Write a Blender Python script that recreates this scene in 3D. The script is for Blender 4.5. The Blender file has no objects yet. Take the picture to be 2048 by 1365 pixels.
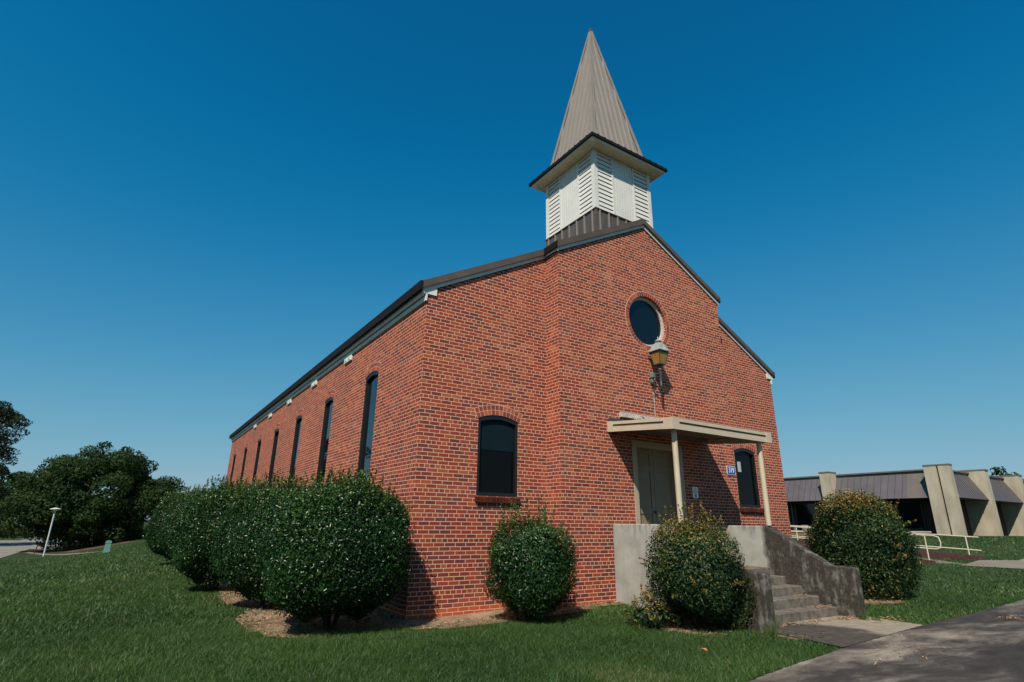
import bpy, bmesh, math
import numpy as np
from mathutils import Vector, Matrix

sc = bpy.context.scene
COL = sc.collection
R_ = math.radians

# ------------------------------------------------------------------ camera
CAM = np.array([-3.9753, -9.0152, 1.4696])
yaw, pitch, roll, fpx = 0.5806, 0.3190, 0.0133, 1108.2
fw = Vector((math.sin(yaw)*math.cos(pitch), math.cos(yaw)*math.cos(pitch), math.sin(pitch)))
rt = Vector((math.cos(yaw), -math.sin(yaw), 0)); up = rt.cross(fw)
rt2 = rt*math.cos(roll)+up*math.sin(roll); up2 = -rt*math.sin(roll)+up*math.cos(roll)
cd = bpy.data.cameras.new("camera"); cam = bpy.data.objects.new("camera", cd); COL.objects.link(cam)
cam.matrix_world = Matrix(((rt2.x, up2.x, -fw.x, CAM[0]), (rt2.y, up2.y, -fw.y, CAM[1]), (rt2.z, up2.z, -fw.z, CAM[2]), (0, 0, 0, 1)))
cd.sensor_width = 36; cd.lens = 36*fpx/2048; cd.clip_start = 0.1; cd.clip_end = 3000
sc.camera = cam

# ------------------------------------------------------------------ world and sun
SUN_TO = Vector((0.70, 0.59, -1.0)).normalized()          # the way the light travels
SUN_EL = math.asin(-SUN_TO.z); SUN_ROT = math.atan2(-SUN_TO.x, -SUN_TO.y)
w = bpy.data.worlds.new("World"); sc.world = w; w.use_nodes = True
nt = w.node_tree; nt.nodes.clear()
sky = nt.nodes.new("ShaderNodeTexSky"); sky.sky_type = 'NISHITA'; sky.sun_disc = False
sky.sun_elevation = SUN_EL; sky.sun_rotation = SUN_ROT
sky.altitude = 0; sky.air_density = 1.0; sky.dust_density = 0.2; sky.ozone_density = 6.0
def vscale(src, k):
    v = nt.nodes.new("ShaderNodeVectorMath"); v.operation = 'SCALE'; v.inputs['Scale'].default_value = k
    nt.links.new(src, v.inputs[0]); return v.outputs[0]
cur = nt.nodes.new("ShaderNodeRGBCurve")                  # the deep, slightly teal blue of this print
for ch, pts in enumerate((((0, 0), (0.055, 0.0020), (0.072, 0.0035), (0.123, 0.042), (0.232, 0.138), (0.5, 0.29), (1, 0.45)),
                          ((0, 0), (0.106, 0.107), (0.138, 0.153), (0.23, 0.25), (0.412, 0.375), (0.63, 0.45), (1, 0.52)),
                          ((0, 0), (0.228, 0.275), (0.288, 0.36), (0.434, 0.468), (0.68, 0.546), (1, 0.6)))):
    c = cur.mapping.curves[ch]
    while len(c.points) < len(pts): c.points.new(0.5, 0.5)
    for p, (a, b) in zip(c.points, pts): p.location = (a, b)
cur.mapping.update()
bg = nt.nodes.new("ShaderNodeBackground"); bg.inputs['Strength'].default_value = 0.08
wo = nt.nodes.new("ShaderNodeOutputWorld")
nt.links.new(vscale(sky.outputs[0], 0.1), cur.inputs['Color'])
nt.links.new(vscale(cur.outputs[0], 10.0), bg.inputs['Color']); nt.links.new(bg.outputs[0], wo.inputs['Surface'])
sd = bpy.data.lights.new("sun", 'SUN'); sd.energy = 5.0; sd.angle = R_(0.5); sd.color = (1.0, 0.90, 0.77)
so = bpy.data.objects.new("sun", sd); COL.objects.link(so)
so.rotation_euler = SUN_TO.to_track_quat('-Z', 'Y').to_euler(); so.location = (-30, -30, 40)
vs = sc.view_settings; vs.view_transform = 'Standard'; vs.look = 'None'; vs.gamma = 1.0; vs.use_curve_mapping = False; vs.exposure = 0.32
try:
    sc.cycles.max_bounces = 6; sc.cycles.diffuse_bounces = 3; sc.cycles.glossy_bounces = 3; sc.cycles.use_denoising = True
except Exception: pass

# ------------------------------------------------------------------ materials
def newmat(name):
    m = bpy.data.materials.new(name); m.use_nodes = True
    n = m.node_tree; b = n.nodes["Principled BSDF"]
    return m, n, b
def node(n, t, **kw):
    x = n.nodes.new(t)
    for k, v in kw.items(): setattr(x, k, v)
    return x
def ramp(n, fac, stops, interp='LINEAR'):
    r = n.nodes.new("ShaderNodeValToRGB"); r.color_ramp.interpolation = interp
    e = r.color_ramp.elements
    while len(e) < len(stops): e.new(0.5)
    for i, (p, c) in enumerate(stops):
        e[i].position = p; e[i].color = (*c, 1) if len(c) == 3 else c
    n.links.new(fac, r.inputs[0]); return r
def noise(n, scale, detail=4, rough=0.55, vec=None, stretch=None):
    t = n.nodes.new("ShaderNodeTexNoise"); t.inputs['Scale'].default_value = scale
    t.inputs['Detail'].default_value = detail; t.inputs['Roughness'].default_value = rough
    if vec is None:
        g = n.nodes.new("ShaderNodeNewGeometry"); vec = g.outputs['Position']
    if stretch:
        mp = n.nodes.new("ShaderNodeMapping"); mp.inputs['Scale'].default_value = stretch
        n.links.new(vec, mp.inputs['Vector']); vec = mp.outputs[0]
    n.links.new(vec, t.inputs['Vector']); return t
def math_(n, op, a, b=None, clamp=False):
    m = n.nodes.new("ShaderNodeMath"); m.operation = op; m.use_clamp = clamp
    for i, v in enumerate((a, b)):
        if v is None: continue
        if isinstance(v, (int, float)): m.inputs[i].default_value = v
        else: n.links.new(v, m.inputs[i])
    return m.outputs[0]
def mix(n, fac, a, b, mode='MIX'):
    m = n.nodes.new("ShaderNodeMix"); m.data_type = 'RGBA'; m.blend_type = mode
    for s, v in ((0, fac), (6, a), (7, b)):
        if isinstance(v, (int, float)): m.inputs[s].default_value = v
        elif isinstance(v, tuple): m.inputs[s].default_value = (*v, 1)
        else: n.links.new(v, m.inputs[s])
    return m.outputs[2]
def bump(n, b, h, strength=0.3, dist=0.01):
    x = n.nodes.new("ShaderNodeBump"); x.inputs['Strength'].default_value = strength; x.inputs['Distance'].default_value = dist
    n.links.new(h, x.inputs['Height']); n.links.new(x.outputs[0], b.inputs['Normal'])
def plain(name, c, rough=0.5, var=0.12, scale=6.0, metallic=0.0, spec=0.5, bmp=0.0, stretch=None):
    m, n, b = newmat(name)
    t = noise(n, scale, stretch=stretch)
    lo = tuple(x*(1-var) for x in c); hi = tuple(min(1, x*(1+var)) for x in c)
    r = ramp(n, t.outputs['Fac'], [(0.3, lo), (0.7, hi)])
    n.links.new(r.outputs[0], b.inputs['Base Color'])
    b.inputs['Roughness'].default_value = rough; b.inputs['Metallic'].default_value = metallic
    b.inputs['Specular IOR Level'].default_value = spec
    if bmp: bump(n, b, noise(n, scale*8).outputs['Fac'], bmp, 0.004)
    return m

def brick_colours(n, rnd):
    return ramp(n, rnd, [(0.0, (0.112, 0.032, 0.032)), (0.12, (0.142, 0.032, 0.027)), (0.24, (0.195, 0.034, 0.0205)),
                         (0.5, (0.245, 0.0405, 0.0215)), (0.76, (0.288, 0.051, 0.0235)), (0.92, (0.335, 0.080, 0.029)), (1.0, (0.35, 0.108, 0.050))])
def brick_mat():
    m, n, b = newmat("common_bond_brick")
    g = node(n, "ShaderNodeNewGeometry"); sp = node(n, "ShaderNodeSeparateXYZ"); n.links.new(g.outputs['Position'], sp.inputs[0])
    sn = node(n, "ShaderNodeSeparateXYZ"); n.links.new(g.outputs['True Normal'], sn.inputs[0])
    isx = math_(n, 'GREATER_THAN', math_(n, 'ABSOLUTE', sn.outputs[0]), 0.5)
    mx = node(n, "ShaderNodeMix"); n.links.new(isx, mx.inputs[0]); n.links.new(sp.outputs[0], mx.inputs[2]); n.links.new(sp.outputs[1], mx.inputs[3])
    wob = noise(n, 2.2, 3)
    v = math_(n, 'ADD', math_(n, 'ADD', sp.outputs[2], 0.068+0.068*60), math_(n, 'MULTIPLY', math_(n, 'SUBTRACT', wob.outputs['Fac'], 0.5), 0.012))
    wob2 = noise(n, 9.0, 2)
    u = math_(n, 'ADD', math_(n, 'ADD', mx.outputs[0], 20.66), math_(n, 'MULTIPLY', math_(n, 'SUBTRACT', wob2.outputs['Fac'], 0.5), 0.014))
    cb = node(n, "ShaderNodeCombineXYZ"); n.links.new(u, cb.inputs[0]); n.links.new(v, cb.inputs[1])
    br = node(n, "ShaderNodeTexBrick"); br.offset = 0.5; br.offset_frequency = 2; br.squash = 0.5; br.squash_frequency = 6
    n.links.new(cb.outputs[0], br.inputs['Vector'])
    br.inputs['Scale'].default_value = 1; br.inputs['Brick Width'].default_value = 0.2066; br.inputs['Row Height'].default_value = 0.068
    br.inputs['Mortar Size'].default_value = 0.0064; br.inputs['Mortar Smooth'].default_value = 0.15; br.inputs['Bias'].default_value = 0.0
    br.inputs['Color1'].default_value = (0, 0, 0, 1); br.inputs['Color2'].default_value = (1, 1, 1, 1); br.inputs['Mortar'].default_value = (.5, .5, .5, 1)
    patch = noise(n, 0.55, 3)
    rnd = math_(n, 'ADD', br.outputs['Color'], math_(n, 'MULTIPLY', math_(n, 'SUBTRACT', patch.outputs['Fac'], 0.5), 0.55), True)
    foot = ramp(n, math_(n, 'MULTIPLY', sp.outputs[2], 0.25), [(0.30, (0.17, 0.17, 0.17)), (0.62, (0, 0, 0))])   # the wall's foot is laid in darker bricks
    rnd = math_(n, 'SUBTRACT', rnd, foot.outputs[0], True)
    colr = brick_colours(n, rnd)
    fine = noise(n, 60, 5, 0.7)
    col = mix(n, 0.35, colr.outputs[0], ramp(n, fine.outputs['Fac'], [(0.25, (0.6, 0.58, 0.58)), (0.75, (1.25, 1.2, 1.2))]).outputs[0], 'MULTIPLY')
    pale = noise(n, 1.3, 6, 0.65)
    col = mix(n, math_(n, 'MULTIPLY', ramp(n, pale.outputs['Fac'], [(0.48, (0, 0, 0)), (0.8, (1, 1, 1))]).outputs[0], 0.28), col, (0.36, 0.165, 0.115))
    # the lowest two courses are a newer, more orange brick
    strk = noise(n, 3.2, 5, 0.6, stretch=(1, 1, 0.10))
    col = mix(n, math_(n, 'MULTIPLY', ramp(n, strk.outputs['Fac'], [(0.52, (0, 0, 0)), (0.75, (1, 1, 1))]).outputs[0], 0.35), col, (0.11, 0.035, 0.027))
    low = math_(n, 'LESS_THAN', sp.outputs[2], 0.139)
    col = mix(n, math_(n, 'MULTIPLY', low, 0.75), col, (0.42, 0.085, 0.025))
    mort = ramp(n, noise(n, 25, 4).outputs['Fac'], [(0.3, (0.46, 0.27, 0.185)), (0.7, (0.64, 0.40, 0.28))])
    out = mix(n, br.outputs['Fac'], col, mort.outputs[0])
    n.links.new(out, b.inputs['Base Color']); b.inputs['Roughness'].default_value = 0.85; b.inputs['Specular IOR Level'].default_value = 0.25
    h = math_(n, 'ADD', math_(n, 'SUBTRACT', 1.0, br.outputs['Fac']), math_(n, 'MULTIPLY', fine.outputs['Fac'], 0.5))
    bump(n, b, h, 0.55, 0.006)
    return m
def loose_brick_mat(name, tone=1.0):          # bricks that are modelled one by one: a colour each
    m, n, b = newmat(name)
    g = node(n, "ShaderNodeNewGeometry")
    r = brick_colours(n, g.outputs['Random Per Island'])
    col = mix(n, 1.0, r.outputs[0], (tone*1.12, tone*1.2, tone*1.2), 'MULTIPLY')
    col = mix(n, 0.4, col, ramp(n, noise(n, 45, 5, 0.7).outputs['Fac'], [(0.3, (0.5, 0.5, 0.5)), (0.7, (1.3, 1.3, 1.3))]).outputs[0], 'MULTIPLY')
    n.links.new(col, b.inputs['Base Color']); b.inputs['Roughness'].default_value = 0.85; b.inputs['Specular IOR Level'].default_value = 0.25
    return m
def concrete_mat(name, dark_from=None):
    m, n, b = newmat(name)
    c = ramp(n, noise(n, 3.0, 8, 0.65).outputs['Fac'], [(0.25, (0.215, 0.215, 0.19)), (0.5, (0.30, 0.305, 0.275)), (0.75, (0.38, 0.39, 0.355))]).outputs[0]
    g = node(n, "ShaderNodeNewGeometry"); sp = node(n, "ShaderNodeSeparateXYZ"); n.links.new(g.outputs['Position'], sp.inputs[0])
    streak = noise(n, 9.0, 5, 0.6, stretch=(1.0, 1.0, 0.16))
    # dark runs below the top edges
    run = ramp(n, math_(n, 'ADD', streak.outputs['Fac'], math_(n, 'MULTIPLY', math_(n, 'SUBTRACT', sp.outputs[2], 1.28), 0.8)), [(0.6, (0, 0, 0)), (0.8, (1, 1, 1))])
    c = mix(n, math_(n, 'MULTIPLY', run.outputs[0], 0.6), c, (0.10, 0.093, 0.08))
    if dark_from is not None:
        # old mildew on the flight: begins at a vertical line, ragged, washed off in streaks
        edge = math_(n, 'ADD', math_(n, 'SUBTRACT', dark_from, sp.outputs[1]), math_(n, 'MULTIPLY', math_(n, 'SUBTRACT', noise(n, 5, 4).outputs['Fac'], 0.5), 0.25))
        mk = ramp(n, math_(n, 'MULTIPLY', edge, 6.0, True), [(0.2, (0, 0, 0)), (0.8, (1, 1, 1))]).outputs[0]
        wash = ramp(n, math_(n, 'ADD', math_(n, 'MULTIPLY', streak.outputs['Fac'], 0.55), math_(n, 'MULTIPLY', noise(n, 4.5, 7, 0.7).outputs['Fac'], 0.55)), [(0.56, (1, 1, 1)), (0.76, (0.3, 0.3, 0.3))]).outputs[0]
        dk = ramp(n, noise(n, 22, 6, 0.7).outputs['Fac'], [(0.3, (0.018, 0.016, 0.014)), (0.62, (0.055, 0.048, 0.040)), (0.8, (0.16, 0.135, 0.095))]).outputs[0]
        c = mix(n, math_(n, 'MULTIPLY', mk, wash), c, dk)
    n.links.new(c, b.inputs['Base Color']); b.inputs['Roughness'].default_value = 0.9; b.inputs['Specular IOR Level'].default_value = 0.2
    bump(n, b, noise(n, 40, 6, 0.7).outputs['Fac'], 0.5, 0.006)
    return m
def leaf_mat(name, stops, rough=0.32, transl=0.18, spec=0.5):
    m, n, b = newmat(name)
    a = node(n, "ShaderNodeAttribute"); a.attribute_name = "rnd"
    r = ramp(n, a.outputs['Fac'], stops)
    n.links.new(r.outputs[0], b.inputs['Base Color']); b.inputs['Roughness'].default_value = rough; b.inputs['Specular IOR Level'].default_value = spec
    t = node(n, "ShaderNodeBsdfTranslucent"); n.links.new(mix(n, 0.5, r.outputs[0], (0.10, 0.16, 0.02)), t.inputs[0])
    ms = node(n, "ShaderNodeMixShader"); ms.inputs[0].default_value = transl
    n.links.new(b.outputs[0], ms.inputs[1]); n.links.new(t.outputs[0], ms.inputs[2])
    n.links.new(ms.outputs[0], n.nodes["Material Output"].inputs['Surface'])
    return m

M = {}
M['brick'] = brick_mat()
M['vbrick'] = loose_brick_mat("arch_brick", 1.0)
M['sillbrick'] = loose_brick_mat("sill_brick", 0.24)
M['mortar'] = plain("mortar", (0.50, 0.33, 0.245), 0.9, 0.2, 20)
M['trim_brown'] = plain("brown_metal_trim", (0.082, 0.066, 0.056), 0.6, 0.15, 3, spec=0.25)
M['trim_dark'] = plain("dark_roof_edge", (0.010, 0.008, 0.008), 0.7, 0.2, 8, spec=0.15)
M['roof'] = plain("brown_roof_metal", (0.085, 0.072, 0.062), 0.45, 0.15, 2)
M['spire'] = plain("taupe_spire_metal", (0.208, 0.186, 0.160), 0.5, 0.07, 2.5, stretch=(3, 3, 0.4))
M['seam'] = plain("spire_seam", (0.238, 0.215, 0.186), 0.5, 0.06, 3)
M['gap'] = plain("dark_joint", (0.03, 0.026, 0.024), 0.7, 0.1, 3)
M['clad'] = plain("weathered_brown_cladding", (0.070, 0.060, 0.056), 0.55, 0.35, 6, stretch=(2, 2, 0.3))
M['cladrib'] = plain("cladding_rib", (0.20, 0.175, 0.16), 0.5, 0.1, 6)  # light caught by the ribs put into a colour paler than the cladding
M['white'] = plain("white_siding", (0.58, 0.58, 0.545), 0.45, 0.06, 2)
M['board'] = plain("white_painted_board", (0.60, 0.60, 0.56), 0.5, 0.08, 3)
M['soffit'] = plain("cream_soffit", (0.60, 0.50, 0.32), 0.6, 0.06, 4)
M['black'] = plain("black_window_frame", (0.008, 0.008, 0.009), 0.42, 0.2, 5)
M['beige'] = plain("beige_painted_metal", (0.45, 0.385, 0.285), 0.45, 0.07, 4)
M['beige_dark'] = plain("beige_groove", (0.10, 0.085, 0.06), 0.7, 0.1, 4)
M['door'] = plain("beige_door_paint", (0.21, 0.155, 0.095), 0.5, 0.08, 3)
M['concrete'] = concrete_mat("pale_concrete")
M['canopydeck'] = plain("canopy_underside", (0.17, 0.135, 0.095), 0.6, 0.1, 3)  # the canopy's beige darkened, shade under the deck put into the colour
M['stair'] = concrete_mat("mildewed_concrete", -1.93)
M['tread'] = plain("worn_step_concrete", (0.115, 0.10, 0.082), 0.9, 0.45, 9, bmp=0.4)
M['iron'] = plain("grey_black_iron", (0.035, 0.045, 0.05), 0.45, 0.3, 10)
M['mountbox'] = plain('dull_teal_mount', (0.10, 0.135, 0.14), 0.6, 0.3, 14)
M['lampcap'] = plain("weathered_lamp_cap", (0.27, 0.29, 0.29), 0.5, 0.3, 14)
M['rail'] = plain("cream_rail_paint", (0.50, 0.465, 0.36), 0.45, 0.06, 4)
M['pole'] = plain("pale_pole_paint", (0.40, 0.47, 0.46), 0.45, 0.06, 4)
M['teal'] = plain("teal_green_cabinet", (0.10, 0.25, 0.215), 0.5, 0.1, 4)
M['orange'] = plain("faded_orange_paint", (0.42, 0.085, 0.04), 0.5, 0.2, 6)
M['stake'] = plain("dark_stake", (0.03, 0.025, 0.022), 0.7, 0.2, 6)
M['bark'] = plain("bark", (0.055, 0.042, 0.032), 0.9, 0.35, 9, bmp=0.5)
M['twig'] = plain("dark_twig", (0.022, 0.020, 0.012), 0.95, 0.4, 12)
M['mansard'] = plain("grey_mansard_metal", (0.092, 0.084, 0.090), 0.45, 0.12, 1.2)
M['mansard_seam'] = plain("mansard_seam", (0.055, 0.043, 0.04), 0.5, 0.15, 4)
M['officetrim'] = plain("brown_office_trim", (0.11, 0.092, 0.082), 0.6, 0.12, 4)
M['pier'] = plain("buff_pier_concrete", (0.33, 0.295, 0.225), 0.85, 0.22, 1.6, bmp=0.3, stretch=(1, 1, 0.4))
M['darkwall'] = plain("dark_brown_brick", (0.050, 0.022, 0.018), 0.9, 0.3, 8)
M['rampbrick'] = plain("dark_red_ramp_brick", (0.060, 0.024, 0.021), 0.9, 0.35, 14)
M['planterbrick'] = plain("tan_planter_brick", (0.28, 0.125, 0.075), 0.9, 0.25, 12)
M['signblue'] = plain("sign_blue", (0.012, 0.075, 0.30), 0.35, 0.04, 4)
M['signwhite'] = plain("sign_white", (0.70, 0.72, 0.72), 0.4, 0.04, 4)
M['paper'] = plain("paper", (0.35, 0.40, 0.40), 0.8, 0.05, 4)
M['upper_panel'] = plain("teal_grey_panel", (0.0045, 0.013, 0.018), 0.5, 0.1, 3, spec=0.12)  # dark teal panel over the upper part of the left front pane
M['whitering'] = plain("flaking_grey_white_paint", (0.42, 0.39, 0.36), 0.8, 0.3, 30)
M['dryleaf'] = plain("dry_leaf", (0.45, 0.16, 0.05), 0.7, 0.25, 20)
def glass_mat(name, c, rough=0.03):
    m, n, b = newmat(name)
    r = ramp(n, noise(n, 0.8, 2).outputs['Fac'], [(0.3, tuple(x*0.8 for x in c)), (0.7, c)])
    n.links.new(r.outputs[0], b.inputs['Base Color']); b.inputs['Roughness'].default_value = rough; b.inputs['Specular IOR Level'].default_value = 0.5
    return m
M['glass'] = glass_mat("tinted_glass", (0.004, 0.006, 0.008))
M['glass_side'] = glass_mat("sky_tinted_glass", (0.003, 0.005, 0.007), 0.02)
M['glass_side'].node_tree.nodes['Principled BSDF'].inputs['Specular IOR Level'].default_value = 1.0
M['glass_dark'] = glass_mat("dark_tinted_glass", (0.004, 0.004, 0.005))
M['glass_dark'].node_tree.nodes['Principled BSDF'].inputs['Specular IOR Level'].default_value = 0.12
M['amber'] = glass_mat("amber_lantern_glass", (0.30, 0.165, 0.04), 0.25)
HEDGE = [(0.0, (0.005, 0.016, 0.006)), (0.45, (0.012, 0.041, 0.010)), (0.8, (0.026, 0.074, 0.013)), (0.93, (0.062, 0.105, 0.018)), (1.0, (0.13, 0.14, 0.03))]
M['hedge'] = leaf_mat("glossy_holly_leaf", HEDGE, 0.30, 0.10, 0.28)
M['shrub'] = leaf_mat("shrub_leaf", HEDGE, 0.36, 0.15, 0.3)
M['nandina'] = leaf_mat("nandina_leaf", [(0.0, (0.005, 0.016, 0.007)), (0.45, (0.012, 0.034, 0.011)), (0.70, (0.026, 0.060, 0.015)), (0.80, (0.085, 0.105, 0.020)), (0.92, (0.19, 0.165, 0.035)), (1.0, (0.25, 0.13, 0.045))], 0.42, 0.2, 0.25)
M['tree'] = leaf_mat("tree_leaf", [(0.0, (0.007, 0.018, 0.006)), (0.5, (0.017, 0.040, 0.010)), (0.9, (0.036, 0.070, 0.016)), (1.0, (0.07, 0.10, 0.03))], 0.6, 0.2, 0.12)
M['pine'] = leaf_mat("pine_needle", [(0.0, (0.008, 0.014, 0.008)), (0.6, (0.018, 0.028, 0.012)), (1.0, (0.04, 0.045, 0.02))], 0.7, 0.1, 0.1)
M['grass'] = leaf_mat("grass_blade", [(0.0, (0.015, 0.037, 0.009)), (0.4, (0.034, 0.080, 0.016)), (0.75, (0.067, 0.128, 0.026)), (0.9, (0.095, 0.120, 0.040)), (1.0, (0.18, 0.14, 0.07))], 0.5, 0.25, 0.3)
M['litter'] = leaf_mat("straw_litter", [(0.0, (0.10, 0.055, 0.03)), (0.5, (0.26, 0.16, 0.09)), (1.0, (0.42, 0.29, 0.17))], 0.8, 0.1, 0.2)
def ground_mat(name, stops, scale, bmp=0.6, fine=30):
    m, n, b = newmat(name)
    f = math_(n, 'ADD', math_(n, 'MULTIPLY', noise(n, scale, 6, 0.6).outputs['Fac'], 0.6), math_(n, 'MULTIPLY', noise(n, fine, 6, 0.7).outputs['Fac'], 0.4))
    r = ramp(n, f, stops); n.links.new(r.outputs[0], b.inputs['Base Color'])
    b.inputs['Roughness'].default_value = 0.95; b.inputs['Specular IOR Level'].default_value = 0.15
    bump(n, b, noise(n, fine, 6, 0.75).outputs['Fac'], bmp, 0.02)
    return m
M['lawn'] = ground_mat("lawn_ground", [(0.3, (0.013, 0.025, 0.008)), (0.5, (0.025, 0.044, 0.013)), (0.7, (0.045, 0.064, 0.020))], 0.35, 0.8, 18)
M['mulch'] = ground_mat("mulch_and_dry_grass", [(0.3, (0.09, 0.055, 0.035)), (0.5, (0.22, 0.15, 0.10)), (0.68, (0.36, 0.27, 0.19))], 1.2, 0.9, 26)
M['road'] = ground_mat("pale_road", [(0.3, (0.15, 0.14, 0.125)), (0.7, (0.24, 0.22, 0.19))], 0.5, 0.2, 14)
M['path'] = ground_mat("concrete_path", [(0.3, (0.13, 0.115, 0.095)), (0.7, (0.22, 0.195, 0.16))], 0.8, 0.2, 14)
M['duff'] = ground_mat("leaf_duff", [(0.3, (0.05, 0.034, 0.022)), (0.7, (0.13, 0.085, 0.055))], 0.6, 0.6, 14)
def drive_mat():
    m, n, b = newmat("mildewed_driveway")
    g = node(n, "ShaderNodeNewGeometry")
    wv = noise(n, 0.35, 3)
    vec = node(n, "ShaderNodeVectorMath", operation='ADD'); sc_ = node(n, "ShaderNodeVectorMath", operation='SCALE'); sc_.inputs['Scale'].default_value = 1.6
    n.links.new(wv.outputs['Color'], sc_.inputs[0]); n.links.new(g.outputs['Position'], vec.inputs[0]); n.links.new(sc_.outputs[0], vec.inputs[1])
    big = noise(n, 0.9, 8, 0.62, vec.outputs[0], (0.35, 1.5, 1))
    mid = noise(n, 3.2, 8, 0.7, vec.outputs[0], (0.5, 1.4, 1))
    f = math_(n, 'ADD', math_(n, 'ADD', math_(n, 'MULTIPLY', big.outputs['Fac'], 0.62), math_(n, 'MULTIPLY', mid.outputs['Fac'], 0.23)), math_(n, 'MULTIPLY', noise(n, 34, 6, 0.8).outputs['Fac'], 0.15))
    r = ramp(n, f, [(0.40, (0.022, 0.018, 0.016)), (0.49, (0.042, 0.035, 0.031)), (0.55, (0.105, 0.090, 0.076)), (0.63, (0.24, 0.205, 0.165))])
    n.links.new(r.outputs[0], b.inputs['Base Color']); b.inputs['Roughness'].default_value = 0.85; b.inputs['Specular IOR Level'].default_value = 0.25
    bump(n, b, noise(n, 45, 6, 0.8).outputs['Fac'], 0.4, 0.008)
    return m
M['drive'] = drive_mat()
def slab_mat():
    m, n, b = newmat("entrance_slab_concrete")
    g = node(n, "ShaderNodeNewGeometry"); sp = node(n, "ShaderNodeSeparateXYZ"); n.links.new(g.outputs['Position'], sp.inputs[0])
    base = ramp(n, noise(n, 5, 8, 0.7).outputs['Fac'], [(0.3, (0.18, 0.152, 0.118)), (0.7, (0.29, 0.25, 0.195))]).outputs[0]
    dk = ramp(n, noise(n, 9, 8, 0.7).outputs['Fac'], [(0.3, (0.035, 0.03, 0.026)), (0.7, (0.085, 0.074, 0.062))]).outputs[0]
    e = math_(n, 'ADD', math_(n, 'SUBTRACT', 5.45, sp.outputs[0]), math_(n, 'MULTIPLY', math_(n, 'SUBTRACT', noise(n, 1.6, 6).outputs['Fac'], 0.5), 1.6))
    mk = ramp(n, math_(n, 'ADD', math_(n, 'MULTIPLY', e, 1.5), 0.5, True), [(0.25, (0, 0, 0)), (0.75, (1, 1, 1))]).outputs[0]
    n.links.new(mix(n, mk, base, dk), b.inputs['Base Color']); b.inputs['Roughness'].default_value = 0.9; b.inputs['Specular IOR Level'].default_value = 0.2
    bump(n, b, noise(n, 40, 6, 0.8).outputs['Fac'], 0.4, 0.006)
    return m
M['slab'] = slab_mat()

# ------------------------------------------------------------------ mesh helpers
class MB:
    def __init__(s): s.v = []; s.f = []
    def add(s, vs, fs):
        o = len(s.v); s.v += [tuple(map(float, p)) for p in vs]; s.f += [tuple(i+o for i in f) for f in fs]; return s
    def box(s, x0, x1, y0, y1, z0, z1, b=0.0):
        return s.prism([(x0, y0), (x1, y0), (x1, y1), (x0, y1)], 'z', z0, z1)
    def prism(s, poly, axis, a0, a1):
        """poly in the plane across `axis`: z -> (x,y), y -> (x,z), x -> (y,z)"""
        n = len(poly); P = lambda p, a: {'z': (p[0], p[1], a), 'y': (p[0], a, p[1]), 'x': (a, p[0], p[1])}[axis]
        vs = [P(p, a0) for p in poly]+[P(p, a1) for p in poly]
        fs = [tuple(range(n))[::-1], tuple(range(n, 2*n))]+[(i, (i+1) % n, n+(i+1) % n, n+i) for i in range(n)]
        return s.add(vs, fs)
    def hexa(s, b4, t4):
        return s.add(list(b4)+list(t4), [(3, 2, 1, 0), (4, 5, 6, 7), (0, 1, 5, 4), (1, 2, 6, 5), (2, 3, 7, 6), (3, 0, 4, 7)])
    def tube(s, pts, rad, n=8, cap=True):
        pts = [Vector(p) for p in pts]; rad = rad if isinstance(rad, (list, tuple)) else [rad]*len(pts)
        o = []; prev = None
        for i, p in enumerate(pts):
            t = (pts[min(i+1, len(pts)-1)]-pts[max(i-1, 0)]).normalized()
            a = prev if prev is not None else (Vector((0, 0, 1)) if abs(t.z) < 0.9 else Vector((1, 0, 0)))
            x = (a-t*a.dot(t)).normalized() if prev is not None else t.cross(a).normalized()
            prev = x; y = t.cross(x)
            o += [p+(x*math.cos(2*math.pi*k/n)+y*math.sin(2*math.pi*k/n))*rad[i] for k in range(n)]
        fs = [(i*n+k, i*n+(k+1) % n, (i+1)*n+(k+1) % n, (i+1)*n+k) for i in range(len(pts)-1) for k in range(n)]
        if cap: fs += [tuple(range(n))[::-1], tuple((len(pts)-1)*n+k for k in range(n))]
        return s.add(o, fs)
    def lathe(s, c, prof, n=16, rot=0.0):
        vs = [(c[0]+r*math.cos(2*math.pi*k/n+rot), c[1]+r*math.sin(2*math.pi*k/n+rot), c[2]+z) for r, z in prof for k in range(n)]
        fs = [(i*n+k, i*n+(k+1) % n, (i+1)*n+(k+1) % n, (i+1)*n+k) for i in range(len(prof)-1) for k in range(n)]
        fs += [tuple(range(n))[::-1], tuple((len(prof)-1)*n+k for k in range(n))]
        return s.add(vs, fs)
def wloc(o):
    v = Vector((0, 0, 0))
    while o: v = v+o.location; o = o.parent
    return v
def finish(me, m):
    bm = bmesh.new(); bm.from_mesh(me); bmesh.ops.recalc_face_normals(bm, faces=bm.faces); bm.to_mesh(me); bm.free()
    me.materials.append(M[m] if isinstance(m, str) else m)
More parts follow.
